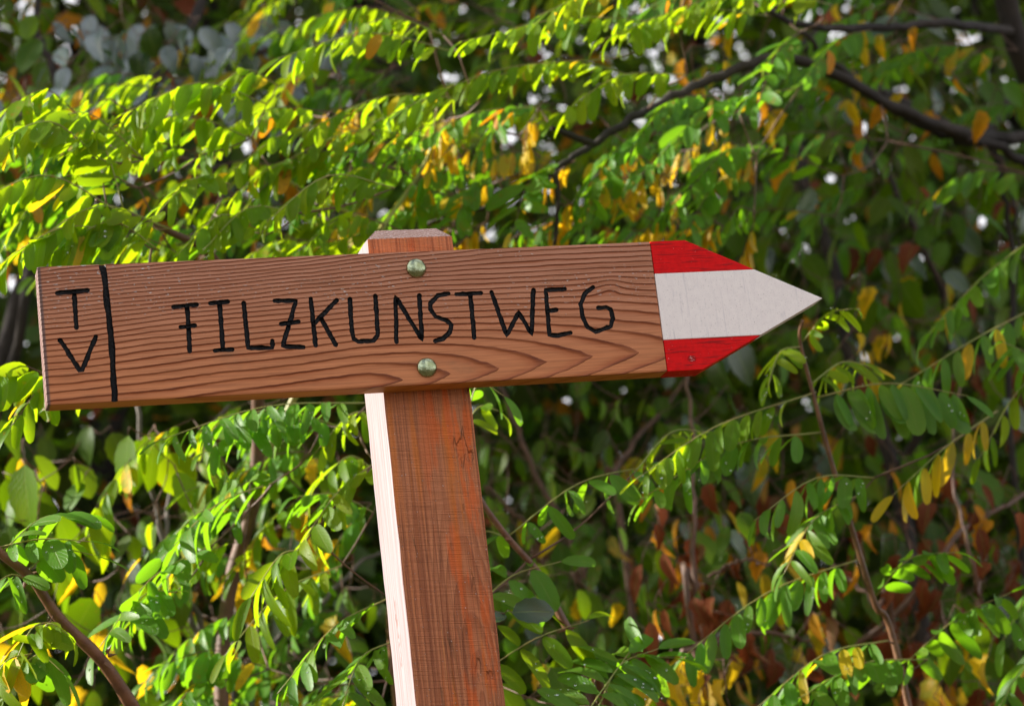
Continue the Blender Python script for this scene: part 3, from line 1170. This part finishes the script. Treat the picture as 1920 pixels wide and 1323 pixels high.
# --- right-hand shoot with a thin brown stem
b0 = at(1720, 1400, 0.65)
Cc = Plant('locust_sapling', G0(b0, .05), 'tall thin locust shoot right of the arrow tip, hung with rows of drooping leaflets', 'sapling', 'young locust shoots')
Cc.flat = .78
Cc.twr, Cc.grow, Cc.slim = (.15, .8), 1.12, .85
Cc.stem([G0(b0, .05), b0 + Vector((.02, 0, -.5)), at(1690, 1260, .62), at(1640, 1130, .60), at(1600, 1000, .58), at(1560, 870, .56), at(1525, 740, .54), at(1500, 640, .52), at(1505, 600, .5)], .0060, .0018, 'bark', n=60, seg=8)
for (b, t, kw) in (
    ((1505, 640, .52), (1600, 578, .46), dict(pairs=6, L=.030, hang=.35, col='fresh', wet=.3, arch=.012)),
    ((1500, 650, .52), (1440, 725, .46), dict(pairs=5, L=.036, hang=.55, col='fresh', wet=.3)),
    ((1530, 735, .54), (1190, 900, .42), dict(pairs=13, L=.040, hang=.78, col='fresh', wet=.5, arch=.022, drift=(-.35, 0, 0))),
    ((1540, 810, .55), (1195, 940, .44), dict(pairs=10, L=.042, hang=.70, col='green', wet=.4, arch=.03, drift=(-.3, 0, 0))),
    ((1530, 745, .54), (1815, 742, .50), dict(pairs=11, L=.052, hang=.90, col='green', wet=.1, arch=.012, drift=(-.25, 0, 0))),
    ((1520, 720, .54), (1640, 690, .62), dict(pairs=8, L=.034, hang=.6, col='fresh', odd='yellow', oddp=.1)),
    ((1640, 895, .58), (1415, 975, .46), dict(pairs=8, L=.044, hang=.75, col='green', wet=.2, arch=.03, drift=(-.2, 0, 0))),
    ((1870, 770, .62), (1672, 930, .54), dict(pairs=6, L=.048, hang=.88, col='yellow', odd='fresh', oddp=.35, wet=0, drift=(-.2, 0, 0), arch=.01)),
    ((1605, 930, .58), (1470, 1075, .50), dict(pairs=9, L=.042, hang=.35, col='green', odd='yellow', oddp=.06)),
    ((1620, 1045, .60), (1262, 1245, .50), dict(pairs=13, L=.042, hang=.72, col='green', wet=.3, arch=.02, drift=(-.15, 0, 0))),
    ((1640, 1120, .60), (1790, 1035, .52), dict(pairs=7, L=.050, hang=.25, col='green', wet=.2)),
    ((1690, 1250, .62), (1895, 1110, .55), dict(pairs=8, L=.050, hang=.35, col='green', wet=.6)),
    ((1740, 1235, .62), (1495, 1310, .52), dict(pairs=9, L=.052, hang=.45, col='green', wet=.3, drift=(-.2, 0, 0))),
    ((1665, 1200, .60), (1420, 1325, .52), dict(pairs=8, L=.044, hang=.55, col='green', odd='yellow', oddp=.2)),
): F(Cc, b, t, **kw)
Cc.finish()

# --- shoot reaching in from the right edge
b0 = at(2080, 1400, .8)
D = Plant('locust_sapling', G0(b0), 'locust shoot leaning in from the right side, its long leaf sloping down to the left', 'sapling', 'young locust shoots')
D.twr, D.grow, D.slim = (.15, .8), 1.12, .85
D.stem([G0(b0), b0, at(2040, 1000, .75), at(1990, 700, .72), at(1975, 540, .7), at(1960, 420, .72)], .008, .002, 'bark', n=40)
for (b, t, kw) in (
    ((1975, 560, .70), (1690, 720, .58), dict(pairs=10, L=.042, hang=.70, col='green', odd='yellow', oddp=.2, arch=.01, wet=.2)),
    ((1960, 430, .72), (1740, 625, .72), dict(pairs=9, L=.050, hang=.35, col='green', arch=.01)),
    ((1990, 680, .72), (1835, 860, .60), dict(pairs=6, L=.045, hang=.7, col='fresh')),
    ((1990, 760, .72), (1880, 640, .60), dict(pairs=6, L=.045, hang=.7, col='green', odd='yellow', oddp=.2)),
    ((2020, 1010, .74), (1880, 1200, .64), dict(pairs=7, L=.048, hang=.5, col='green', odd='yellow', oddp=.15)),
    ((2030, 1180, .74), (1870, 1330, .6), dict(pairs=7, L=.048, hang=.5, col='green')),
): F(D, b, t, **kw)
D.finish()

# --- locust tree whose dark boughs cross the top
b0 = at(2120, 1300, 1.7)
T1 = Plant('locust_tree', G0(b0, .1), 'locust tree sending a dark forked bough and many bright compound leaves across the top', 'tree')
T1.stem([G0(b0, .1), b0, at(2060, 700, 1.6), at(2000, 300, 1.5), at(1900, 60, 1.4), at(1850, -250, 1.3)], .034, .018, 'bark_dark', 'trunk', n=36, seg=12)
T1.stem([at(1990, 260, 1.5), at(1800, 250, 1.3), at(1640, 180, 1.15), at(1480, 110, 1.0), at(1330, 150, .95), at(1200, 215, .9), at(1110, 270, .88), at(1030, 325, .86), at(930, 380, .9), at(800, 420, .95)], .011, .0025, 'bark_dark', 'bough', n=70, seg=9, jit=.003)
T1.stem([at(1040, 320, .86), at(1046, 380, .86), at(1040, 460, .87)], .0055, .003, 'bark_dark', 'bough', n=10)
T1.stem([at(1110, 270, .88), at(1060, 250, .86), at(1035, 240, .84)], .006, .003, 'bark_dark', 'bough', n=8)
T1.stem([at(1900, 60, 1.4), at(1790, 45, 1.2), at(1640, 52, 1.1), at(1520, 50, 1.0), at(1420, 10, .95), at(1320, -40, .9)], .009, .003, 'bark_dark', 'bough', n=40, seg=8, jit=.003)
T1.stem([at(1990, 360, 1.5), at(1880, 280, 1.35), at(1740, 240, 1.3), at(1620, 165, 1.25), at(1500, 60, 1.2)], .010, .004, 'bark_dark', 'bough', n=40, seg=9, jit=.004)
top = [
    ((1270, 45, .75), (860, 80, .60), 13, .042, .66, 'fresh'), ((1290, -20, .7), (1010, 30, .6), 10, .045, .6, 'fresh'),
    ((1150, 110, .75), (700, 230, .60), 13, .044, .7, 'fresh'), ((860, 100, .78), (520, 110, .62), 12, .042, .85, 'fresh'),
    ((830, 65, .80), (640, 70, .70), 8, .034, .7, 'fresh'), ((1290, 140, .80), (1050, 215, .66), 9, .046, .78, 'fresh'),
    ((1440, 30, .85), (1130, 75, .65), 12, .046, .72, 'fresh'), ((1560, 10, .9), (1260, 20, .7), 11, .044, .75, 'fresh'),
    ((1240, 160, .85), (900, 150, .70), 11, .042, .62, 'fresh'), ((900, 190, .80), (560, 250, .66), 12, .040, .7, 'fresh'),
    ((1010, 200, .85), (740, 300, .74), 10, .038, .6, 'green'), ((820, 260, .85), (500, 320, .70), 11, .040, .7, 'fresh'),
    ((1500, 165, .9), (1200, 330, .72), 12, .046, .66, 'green'), ((1430, 270, .95), (1260, 400, .8), 9, .046, .6, 'green'),
    ((1400, 330, .95), (1285, 440, .8), 8, .044, .6, 'green'), ((1340, 180, .9), (1180, 290, .8), 8, .044, .6, 'green'),
    ((1040, 320, .87), (960, 440, .80), 6, .052, .15, 'green'), ((930, 330, .9), (840, 450, .8), 7, .044, .55, 'green'),
    ((1500, 60, .95), (1420, 200, .8), 8, .046, .5, 'green'), ((1640, 55, 1.1), (1500, 160, .9), 8, .046, .6, 'green'),
    ((1180, 330, .9), (1090, 440, .82), 7, .042, .6, 'green'), ((1240, 250, .9), (1100, 350, .84), 7, .042, .55, 'green'),
    ((760, 320, .92), (600, 390, .8), 8, .040, .6, 'fresh'), ((860, 370, .95), (720, 430, .85), 7, .042, .65, 'green'),
]
for (b, t, n, L, h, k) in top:
    F(T1, b, t, pairs=n + 2, L=L * 1.02, hang=h * .70, col=k, odd='yellow' if random.random() < .8 else 'orange', oddp=.05, arch=.03, drift=(-.38, 0, 0), wet=.18, single=T1.count < 290)
for i in range(52):                       # yellow leaflets hanging loose below the bough
    x, y = random.uniform(600, 1420), random.uniform(190, 460)
    F(T1, (x, y, random.uniform(.85, 1.15)), (x - random.uniform(20, 120), y + random.uniform(10, 110), random.uniform(.8, 1.1)), pairs=random.randint(3, 5), L=.036, hang=.95, col=random.choice(['yellow', 'yellow', 'yellow', 'green']), arch=.01, single=False)
for i in range(80):
    x, y = random.uniform(500, 1950), random.uniform(-120, 440)
    yy = random.uniform(.95, 1.9)
    a = random.uniform(-.3, 1.0)
    ln = random.uniform(170, 330)
    F(T1, (x, y, yy), (x - ln * math.cos(a), y + ln * math.sin(a) * .7, yy - random.uniform(-.05, .15)), pairs=random.randint(7, 11), L=random.uniform(.040, .050), hang=random.uniform(.3, .65), col=('fresh' if x < 1250 and random.random() < .7 else 'green'), odd=random.choice(['yellow', 'orange']), oddp=.08, arch=.03, drift=(-.38, 0, 0), single=False)
T1.finish()

# --- upper-left locust
b0 = at(420, 1500, 1.1)
T2 = Plant('locust_tree', G0(b0), 'bright yellow-green locust whose lit leaves fan out above the left half of the board', 'tree')
T2.stem([G0(b0), b0, at(480, 900, 1.0), at(470, 620, .85), at(400, 485, .70), at(330, 440, .62), at(230, 398, .56), at(180, 375, .52)], .013, .0016, 'twig', 'trunk', n=60, seg=9)
T2.stem([at(480, 900, 1.0), at(620, 600, .9), at(700, 450, .85), at(620, 380, .85), at(520, 330, .85)], .006, .0012, 'rachis', 'bough', n=50, seg=8)
T2.stem([at(700, 450, .8), at(800, 300, .9), at(820, 200, .85)], .004, .0015, 'rachis', 'bough', n=20, seg=7)
upl = [
    ((235, 405, .52), (-20, 362, .42), 8, .044, .82, 'fresh'), ((190, 300, .54), (-10, 268, .46), 7, .050, .72, 'fresh'),
    ((232, 395, .54), (160, 262, .50), 6, .040, .4, 'fresh'), ((270, 300, .6), (75, 232, .5), 7, .044, .7, 'fresh'),
    ((500, 195, .72), (228, 215, .58), 10, .050, .78, 'fresh'), ((470, 260, .72), (230, 262, .6), 9, .044, .8, 'fresh'),
    ((520, 160, .74), (380, 190, .66), 6, .044, .7, 'fresh'), ((430, 345, .62), (275, 425, .5), 7, .048, .35, 'fresh'),
    ((740, 352, .60), (500, 415, .46), 9, .042, .82, 'fresh'), ((560, 400, .62), (380, 470, .5), 8, .040, .55, 'fresh'),
    ((320, 430, .55), (60, 455, .42), 9, .048, .72, 'fresh'), ((260, 450, .52), (-30, 515, .38), 10, .050, .8, 'fresh'),
    ((300, 470, .52), (90, 480, .44), 8, .044, .8, 'fresh'), ((500, 440, .6), (330, 480, .5), 7, .044, .7, 'fresh'),
    ((700, 250, .85), (420, 330, .68), 10, .042, .7, 'fresh'), ((640, 320, .8), (430, 370, .66), 9, .040, .65, 'fresh'),
    ((720, 420, .75), (560, 470, .62), 7, .040, .6, 'fresh'), ((620, 210, .85), (360, 300, .7), 10, .042, .7, 'fresh'),
    ((130, 730, .5), (-60, 745, .36), 8, .052, .80, 'fresh'), ((200, 745, .6), (20, 800, .42), 7, .048, .6, 'fresh'),
    ((380, 290, .7), (150, 330, .6), 9, .044, .7, 'fresh'), ((160, 230, .65), (0, 215, .55), 6, .044, .6, 'fresh'),
]
for (b, t, n, L, h, k) in upl:
    F(T2, b, t, pairs=n + 2, L=L * 1.02, hang=h * .74, col=k, odd='yellow', oddp=.02, arch=.035, drift=(-.36, 0, 0), wet=.3, single=T2.count < 290)
for i in range(48):
    x, y = random.uniform(-80, 900), random.uniform(130, 520)
    yy = random.uniform(.75, 1.6)
    a = random.uniform(-.2, .8)
    ln = random.uniform(170, 300)
    F(T2, (x, y, yy), (x - ln * math.cos(a), y + ln * math.sin(a) * .6, yy - random.uniform(-.05, .15)), pairs=random.randint(7, 11), L=random.uniform(.040, .050), hang=random.uniform(.3, .65), col='fresh' if random.random() < .7 else 'green', odd=random.choice(['yellow', 'orange']), oddp=.07, arch=.03, drift=(-.38, 0, 0), single=False)
T2.finish()

# --- locust below the board, left of the post
b0 = at(760, 1500, 1.0)
T3 = Plant('locust_sapling', G0(b0), 'wet locust shoot left of the post, its rain-beaded leaves fanning below the board', 'sapling', 'young locust shoots')
T3.flat = .82
T3.twr, T3.grow, T3.slim = (.15, .8), 1.12, .85
T3.stem([G0(b0), b0, at(730, 1100, .85), at(715, 930, .7), at(700, 800, .62), at(690, 690, .6)], .006, .002, 'bark', n=40)
for (b, t, kw) in (
    ((690, 755, .58), (290, 828, .42), dict(pairs=12, L=.040, hang=.55, col='green', wet=.95, arch=.02)),
    ((640, 800, .60), (400, 790, .5), dict(pairs=9, L=.038, hang=.6, col='green', wet=.9)),
    ((600, 790, .62), (380, 850, .5), dict(pairs=8, L=.042, hang=.6, col='green', wet=.9)),
    ((700, 770, .62), (590, 850, .56), dict(pairs=6, L=.040, hang=.65, col='fresh', wet=.4)),
    ((512, 905, .60), (300, 1050, .50), dict(pairs=7, L=.056, hang=.15, col='green', wet=.9, roll=.5)),
    ((400, 1020, .60), (185, 1215, .46), dict(pairs=9, L=.052, hang=.3, col='green', wet=.9, roll=.4)),
    ((705, 865, .50), (545, 1050, .42), dict(pairs=7, L=.050, hang=.45, col='fresh', wet=.4, roll=.3)),
    ((560, 1030, .44), (470, 1120, .40), dict(pairs=4, L=.052, hang=.75, col='fresh', wet=.3)),
    ((730, 1120, .46), (520, 1300, .36), dict(pairs=8, L=.040, hang=.5, col='green', wet=.95, roll=.3)),
    ((740, 1200, .5), (640, 1330, .4), dict(pairs=6, L=.042, hang=.5, col='green', wet=.9)),
    ((700, 960, .66), (560, 930, .6), dict(pairs=6, L=.040, hang=.5, col='green', wet=.3)),
    ((460, 960, .66), (330, 1000, .6), dict(pairs=6, L=.046, hang=.5, col='green', wet=.8)),
    ((330, 1110, .6), (220, 1180, .5), dict(pairs=5, L=.046, hang=.3, col='green', wet=.8)),
    ((640, 1060, .7), (420, 1230, .6), dict(pairs=8, L=.044, hang=.5, col='fresh', wet=.3)),
    ((700, 880, .7), (600, 900, .66), dict(pairs=5, L=.046, hang=.6, col='fresh', wet=.3)),
): F(T3, b, t, **kw)
for i in range(24):
    x, y = random.uniform(330, 760), random.uniform(740, 1330)
    yy = random.uniform(.8, 1.3)
    F(T3, (x, y, yy), (x - random.uniform(100, 230), y + random.uniform(-20, 180), yy - .05), pairs=8, L=.042, hang=random.uniform(.3, .8), col=random.choice(['fresh', 'green', 'green']), odd='yellow', oddp=.06, arch=.02, drift=(-.2, 0, 0), single=False)
T3.finish()

# ================================================================== broad-leaved shrubs behind
DOWN = Vector((0, 0, -1))


def shrub(name, label, cat, base, canes, spots, barkm='bark_grey', r=.0065, group=None, n_single=170, trunkname='stem'):
    """canes: lists of (px,py,y); spots: (cx, cy, sx, sy, y0, y1, count, length, keys, droop, stiff)"""
    P = Plant(name, base, label, cat, group)
    for cpts in canes:
        rr = r
        if isinstance(cpts[0], float):
            rr, cpts = cpts[0], cpts[1:]
        pts = [at(*c) if not isinstance(c, Vector) else c for c in cpts]
        P.stem(pts, rr, rr * .4, barkm, trunkname, n=34, seg=8, jit=.004)
    k = 0
    for (cx, cy, sx, sy, y0, y1, cnt, ln, keys, droop) in spots:
        for i in range(cnt):
            x, y = cx + random.uniform(-1, 1) * sx, cy + random.uniform(-1, 1) * sy
            p = at(x, y, random.uniform(y0, y1))
            d = Vector((random.uniform(-1, 1), random.uniform(-.7, .5), 0)) + DOWN * droop * random.uniform(.6, 1.3)
            nr = Vector((random.uniform(-.7, .4), random.uniform(-1.2, .1), random.uniform(.3, 1.2)))
            P.leaf(p, d, nr, ln * random.uniform(.7, 1.2), random.choice(keys), single=k < n_single, stalk=random.choice((0, .012, .03)))
            k += 1
    P.finish()
    return P


# left, big hanging leaves below the board's left end
gb = at(430, 1500, 1.3)
shrub('hazel_bush', 'hazel bush below the left end of the board, with large hanging leaves and grey canes', 'bush', G0(gb),
      [[G0(gb), gb, (425, 1330, 1.25), (385, 1190, 1.2), (335, 1090, 1.2), (300, 980, 1.2), (262, 800, 1.15), (235, 600, 1.2), (180, 380, 1.2)],
       [.006, G0(gb, .05), gb + Vector((.05, 0, 0)), (400, 1260, 1.2), (350, 1130, 1.2), (310, 1040, 1.25), (330, 900, 1.3), (430, 760, 1.3)],
       [.006, G0(gb, -.02), (470, 1320, 1.3), (560, 1200, 1.25), (640, 1090, 1.3), (760, 1000, 1.4)],
       [.005, G0(gb, -.02), (440, 1323, 1.3), (520, 1200, 1.35), (585, 1080, 1.3), (480, 980, 1.4), (420, 880, 1.4)]],
      [(300, 1050, 330, 290, 1.0, 1.8, 110, .068, ['broad', 'broad', 'broad', 'broad', 'yellow'], 1.6),
       (200, 900, 190, 110, .9, 1.2, 18, .085, ['broad', 'broad', 'fresh'], 2.6),
       (250, 1050, 260, 200, 1.0, 1.6, 22, .05, ['orange', 'yellow'], 1.5),
       (450, 1150, 280, 200, 1.1, 1.8, 60, .06, ['broad', 'sheen'], 1.0)])
# top left, glossy leaves with the sky's sheen painted into their pale colour
gb = at(-60, 1500, 2.0)
shrub('alder_bush', 'dark bush at the upper left whose wet glossy leaves mirror the pale sky', 'bush', G0(gb),
      [[.02, G0(gb), gb, (-40, 900, 2.0), (60, 500, 1.95), (220, 250, 1.9), (350, 60, 1.9), (420, -120, 1.9)],
       [.012, G0(gb), (-40, 1200, 2.0), (40, 600, 1.8), (110, 200, 1.8), (70, 60, 1.8), (80, -60, 1.8)],
       [.01, (220, 250, 1.9), (330, 170, 1.85), (480, 100, 1.85), (600, 60, 1.9)]],
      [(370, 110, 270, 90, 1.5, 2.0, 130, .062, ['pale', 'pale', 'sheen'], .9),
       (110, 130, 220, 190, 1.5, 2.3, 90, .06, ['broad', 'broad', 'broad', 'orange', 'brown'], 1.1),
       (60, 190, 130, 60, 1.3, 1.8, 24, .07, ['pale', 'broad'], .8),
       (300, 330, 320, 160, 1.6, 2.4, 70, .08, ['broad', 'sheen', 'orange'], 1.0)], 'bark_dark')
# behind the arrow and up the right side
gb = at(1780, 1500, 2.1)
shrub('hornbeam_bush', 'tall shaded bush behind the arrow tip, dark crooked stems with green and yellow leaves', 'bush', G0(gb),
      [[.020, G0(gb), gb, (1680, 900, 2.1), (1600, 700, 2.1), (1560, 480, 2.1), (1500, 300, 2.1), (1530, 60, 2.1)],
       [.026, G0(gb, .1), (1990, 420, 2.2), (1800, 260, 2.1), (1640, 170, 2.0), (1500, 80, 2.0)],
       [.010, (1680, 900, 2.1), (1780, 640, 1.9), (1700, 400, 1.8), (1600, 240, 1.8)],
       [.008, G0(gb, .2), (1920, 1100, 1.6), (1900, 500, 1.5), (1870, 320, 1.45), (1840, 240, 1.45)],
       [.006, (1840, 240, 1.45), (1890, 330, 1.4), (1915, 480, 1.4)]],
      [(1650, 350, 320, 330, 1.3, 2.4, 170, .075, ['broad', 'broad', 'broad', 'green', 'sheen'], 1.0),
       (1550, 420, 160, 110, 1.5, 2.0, 20, .085, ['sheen', 'broad'], .8),
       (1700, 560, 170, 150, 1.1, 1.6, 14, .052, ['yellow', 'yellow', 'orange'], 2.2),
       (1560, 160, 300, 160, 1.1, 1.6, 40, .05, ['yellow', 'orange'], 2.0),
       (1780, 600, 200, 300, 1.4, 2.3, 90, .065, ['broad', 'dark' if False else 'broad', 'brown'], 1.2)], 'bark_dark')
# small-leaved shrub right of the post
gb = at(1120, 1500, 2.0)
shrub('privet_bush', 'small-leaved grey-green bush right of the post, below the arrow board', 'bush', G0(gb),
      [[.008, G0(gb), gb, (1100, 1100, 1.9), (1010, 900, 1.9), (960, 780, 1.9), (900, 640, 1.9)],
       [.007, G0(gb, .1), (1180, 1100, 1.8), (1150, 900, 1.8), (1250, 760, 1.9), (1330, 640, 1.9)],
       [.006, (1100, 1100, 1.9), (1000, 1000, 1.7), (900, 900, 1.7)]],
      [(1100, 950, 260, 260, 1.3, 2.4, 240, .045, ['broad', 'broad', 'green', 'sheen', 'broad'], 1.3),
       (1150, 1150, 220, 200, 1.2, 2.0, 60, .06, ['broad', 'broad', 'yellow'], 1.5),
       (1330, 950, 140, 200, 1.2, 1.6, 22, .075, ['broad', 'sheen', 'yellow'], 1.6)], 'twig')
# dry tangle lower right
gb = at(1560, 1500, 1.5)
shrub('bramble_thicket', 'tangle of dry red-brown leaves and bare stalks low on the right', 'bramble', G0(gb),
      [[.007, G0(gb), gb, (1560, 1280, 1.3), (1700, 1130, 1.2), (1800, 1000, 1.2), (1920, 930, 1.3), (2050, 880, 1.4)],
       [.005, G0(gb, .1), (1700, 1330, 1.2), (1640, 1140, 1.1), (1560, 1060, 1.2), (1500, 1000, 1.3)],
       [.004, G0(gb, .1), (1850, 1300, 1.2), (1830, 1100, 1.0), (1790, 900, 1.0), (1800, 700, 1.1)],
       [.004, (1280, 1220, 1.0), (1400, 1190, 1.1), (1520, 1200, 1.2), (1600, 1240, 1.2)],
       [.003, (1330, 1080, 1.0), (1390, 1050, 1.0), (1440, 1060, 1.0)],
       [.006, G0(gb, -.2), (1310, 1300, 1.1), (1303, 1100, 1.1), (1300, 900, 1.1), (1290, 700, 1.2)]],
      [(1560, 1100, 350, 230, 1.0, 1.7, 230, .055, ['brown', 'brown', 'broad', 'brown', 'orange'], 2.0),
       (1320, 1270, 110, 60, .8, 1.2, 16, .07, ['brown', 'yellow', 'orange'], 1.5),
       (1600, 1000, 330, 300, 1.2, 2.2, 110, .07, ['broad', 'broad', 'sheen'], 1.0),
       (1850, 1200, 110, 130, .9, 1.4, 22, .075, ['sheen', 'yellow', 'broad'], 1.0),
       (1380, 1180, 160, 140, 1.0, 1.5, 20, .05, ['brown', 'yellow'], 2.0)], 'twig')


# ================================================================== woodland behind
def mass(name, centers, spread, per, size, mats, wts, parent=None, world=(0, 0, 0), droop=.5):
    """many small folded leaves in clumps round the given places; one mesh of kind stuff"""
    c = np.repeat(np.array([tuple(q) for q in centers]), per, axis=0)
    n = len(c)
    sp = np.repeat(np.array(spread), per, axis=0)[:, None] if np.ndim(spread) else spread
    u = rng.normal(size=(n, 3))
    u /= np.linalg.norm(u, axis=1)[:, None]
    c = c + u * (rng.random((n, 1)) ** .45) * sp * np.array([1, 1, .75])
    d = rng.normal(size=(n, 3)); d[:, 2] -= droop
    d /= np.linalg.norm(d, axis=1)[:, None]
    q = rng.normal(size=(n, 3)) * .7 + np.array([-.1, -.3, .9])
    s = np.cross(d, q); s /= np.linalg.norm(s, axis=1)[:, None] + 1e-9
    nn = np.cross(s, d)
    L = size * rng.uniform(.6, 1.25, (n, 1))
    W = L * rng.uniform(.22, .36, (n, 1))
    v = np.stack([c, c + d * L * .4 + s * W + nn * W * .3, c + d * L, c + d * L * .4 - s * W + nn * W * .3, c + d * L * .78 + s * W * .6 + nn * W * .1, c + d * L * .78 - s * W * .6 + nn * W * .1], 1)
    v = v.reshape(-1, 3) - np.array(world)
    i = np.arange(n)[:, None] * 6
    f = np.concatenate([i + 0, i + 1, i + 4, i + 2, i + 0, i + 2, i + 5, i + 3], 1).reshape(-1, 4)
    me = bpy.data.meshes.new(name)
    me.vertices.add(len(v)); me.vertices.foreach_set('co', v.astype(np.float32).ravel())
    me.loops.add(f.size); me.loops.foreach_set('vertex_index', f.astype(np.int32).ravel())
    me.polygons.add(len(f)); me.polygons.foreach_set('loop_start', (np.arange(len(f)) * 4).astype(np.int32))
    for k in mats:
        me.materials.append(LF[k])
    ch = rng.choice(len(mats), size=n, p=np.array(wts) / sum(wts))
    me.polygons.foreach_set('material_index', np.repeat(ch, 2).astype(np.int32))
    me.update(calc_edges=True)
    l = me.uv_layers.new(name='UVMap')
    uvp = np.tile(np.array([[0, .1], [.4, .8], [.78, .6], [1, .1], [0, .1], [1, .1], [.78, .6], [.4, .8]], np.float32), (n, 1))
    l.data.foreach_set('uv', uvp.ravel())
    o = link(name, me, parent, world)
    o['kind'] = 'stuff'
    return o


def big_tree(name, label, base, topp, r, lean, nlimb, crown, per, size, mats, wts, group=None, spread=.45, low=.15, bark='bark_dark'):
    P = empty(name, base, label=label, cat='tree', group=group)
    base, topp = Vector(base), Vector(topp)
    mid = base.lerp(topp, .5) + Vector((lean, 0, 0))
    pts = curve([base - Vector((0, 0, .1)), mid, topp], 26, .02)
    link('trunk', Tubes().add(pts, r, r * .45, 12, wob=.06).mesh('trunk', base), P, base, MT[bark])
    T = Tubes()
    cs = []
    for i in range(nlimb):
        t = random.uniform(low, 1)
        p = pts[int(t * 25)]
        a = random.uniform(0, 2 * math.pi)
        e = p + Vector((math.cos(a) * crown, math.sin(a) * crown, random.uniform(.1, .7) * crown)) * random.uniform(.5, 1)
        lp = curve([p, p.lerp(e, .5) + rv(.12), e], 8, .02)
        T.add(lp, r * .28, r * .07, 7)
        for k in (4, 6, 8):
            cs.append(lp[k] + rv(.2))
    hs = []
    top = pts[-1]
    for i in range(16):                   # unseen high crown, added to shade the deep foliage
        a = random.uniform(0, 2 * math.pi)
        e = top + Vector((math.cos(a) * 1.9, math.sin(a) * 1.9, random.uniform(-1.2, 1.0))) * random.uniform(.4, 1)
        q = pts[random.randint(15, 25)]
        lp = curve([q, q.lerp(e, .5) + rv(.15), e], 8, .03)
        T.add(lp, r * .3, r * .08, 7)
        hs += [lp[5], lp[8] + rv(.3)]
    link('limbs', T.mesh('limbs', base), P, base, MT[bark])['kind'] = 'stuff'
    mass('crown', cs, spread, per, size, mats, wts, P, base)
    mass('shade_crown', hs, .62, 230, .13, mats, wts, P, base)


GZ = lambda x, y: 1.9 * (1 - math.exp(-(max(y, 2.5) - 2.5) / 5.0)) * (0.55 + 0.45 / (1 + math.exp(-(x - 0.6) * 1.1)))


def tbase(px, y):
    p = at(px, 660, y)
    return (p.x, y, GZ(p.x, y))


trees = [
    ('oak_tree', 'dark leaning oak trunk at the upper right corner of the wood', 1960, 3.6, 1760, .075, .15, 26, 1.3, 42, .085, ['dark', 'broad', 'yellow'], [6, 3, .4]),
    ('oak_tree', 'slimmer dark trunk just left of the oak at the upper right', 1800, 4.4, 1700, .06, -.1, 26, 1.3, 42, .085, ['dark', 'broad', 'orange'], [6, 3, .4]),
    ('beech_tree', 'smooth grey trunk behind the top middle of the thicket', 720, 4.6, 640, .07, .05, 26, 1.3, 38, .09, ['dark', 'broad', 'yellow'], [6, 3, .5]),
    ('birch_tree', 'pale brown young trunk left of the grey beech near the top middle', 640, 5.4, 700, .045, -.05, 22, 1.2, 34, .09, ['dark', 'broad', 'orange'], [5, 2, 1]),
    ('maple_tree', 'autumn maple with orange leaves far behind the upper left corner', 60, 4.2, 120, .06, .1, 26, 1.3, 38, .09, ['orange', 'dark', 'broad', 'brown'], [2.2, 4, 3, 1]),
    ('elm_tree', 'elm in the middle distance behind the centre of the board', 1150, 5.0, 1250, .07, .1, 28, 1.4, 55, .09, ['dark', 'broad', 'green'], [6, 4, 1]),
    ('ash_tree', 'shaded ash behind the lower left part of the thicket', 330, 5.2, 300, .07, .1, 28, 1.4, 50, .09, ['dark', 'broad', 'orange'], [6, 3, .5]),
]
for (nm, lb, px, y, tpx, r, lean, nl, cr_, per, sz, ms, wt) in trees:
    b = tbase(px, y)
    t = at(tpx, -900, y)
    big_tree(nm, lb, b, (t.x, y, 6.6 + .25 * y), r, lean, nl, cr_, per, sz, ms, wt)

for (x, y, h, lb) in ((-3.0, 4.3, 5.8, 'dense unseen hornbeam added beyond the left side to shade the wood'), (-3.4, 5.4, 6.6, 'second unseen hornbeam added for shade, deeper in the wood to the left'), (-2.2, 5.6, 7.0, 'unseen hornbeam added for shade, farthest back on the left'), (-5.0, 4.9, 7.2, 'outermost unseen hornbeam added for shade at the left wood edge')):
    big_tree('shade_tree', lb, (x, y, GZ(x, y)), (x, y, h), .09, .1, 30, 1.2, 130, .11, ['dark', 'broad'], [6, 3], spread=.55, low=.3)  # out of view, added to keep sun off the deep foliage
# the thicket between the trees, and the wood that closes the view
cs = []
for i in range(122):
    y = random.uniform(2.6, 4.2)
    lowish = i % 5 < 3
    p = at(random.uniform(-500, 2500), random.uniform(650, 1700) if lowish else random.uniform(-200, 1500), y)
    cs.append(p)
for i in range(26):
    cs.append(at(random.uniform(850, 2000), random.uniform(50, 760), random.uniform(2.8, 4.2)))
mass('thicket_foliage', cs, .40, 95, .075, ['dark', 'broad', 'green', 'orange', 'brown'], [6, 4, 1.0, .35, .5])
cs = []
for gx in range(20):
    for gy in range(12):
        if gy < 6 and random.random() < .10:
            continue
        y = random.uniform(6.0, 10.0)
        cs.append(at(-900 + (gx + random.random()) * 190, -420 + (gy + random.random()) * 190, y))
for i in range(70):
    cs.append(at(random.uniform(-500, 2500), random.uniform(650, 1700), random.uniform(4.6, 6.5)))
for gx in range(14):                      # the wood runs on to both sides
    for gy in range(11):
        px = -2600 + gx * 260 if gx < 7 else 2900 + (gx - 7) * 300
        cs.append(at(px + random.uniform(0, 250), -420 + (gy + random.random()) * 230, random.uniform(6.0, 9.0)))
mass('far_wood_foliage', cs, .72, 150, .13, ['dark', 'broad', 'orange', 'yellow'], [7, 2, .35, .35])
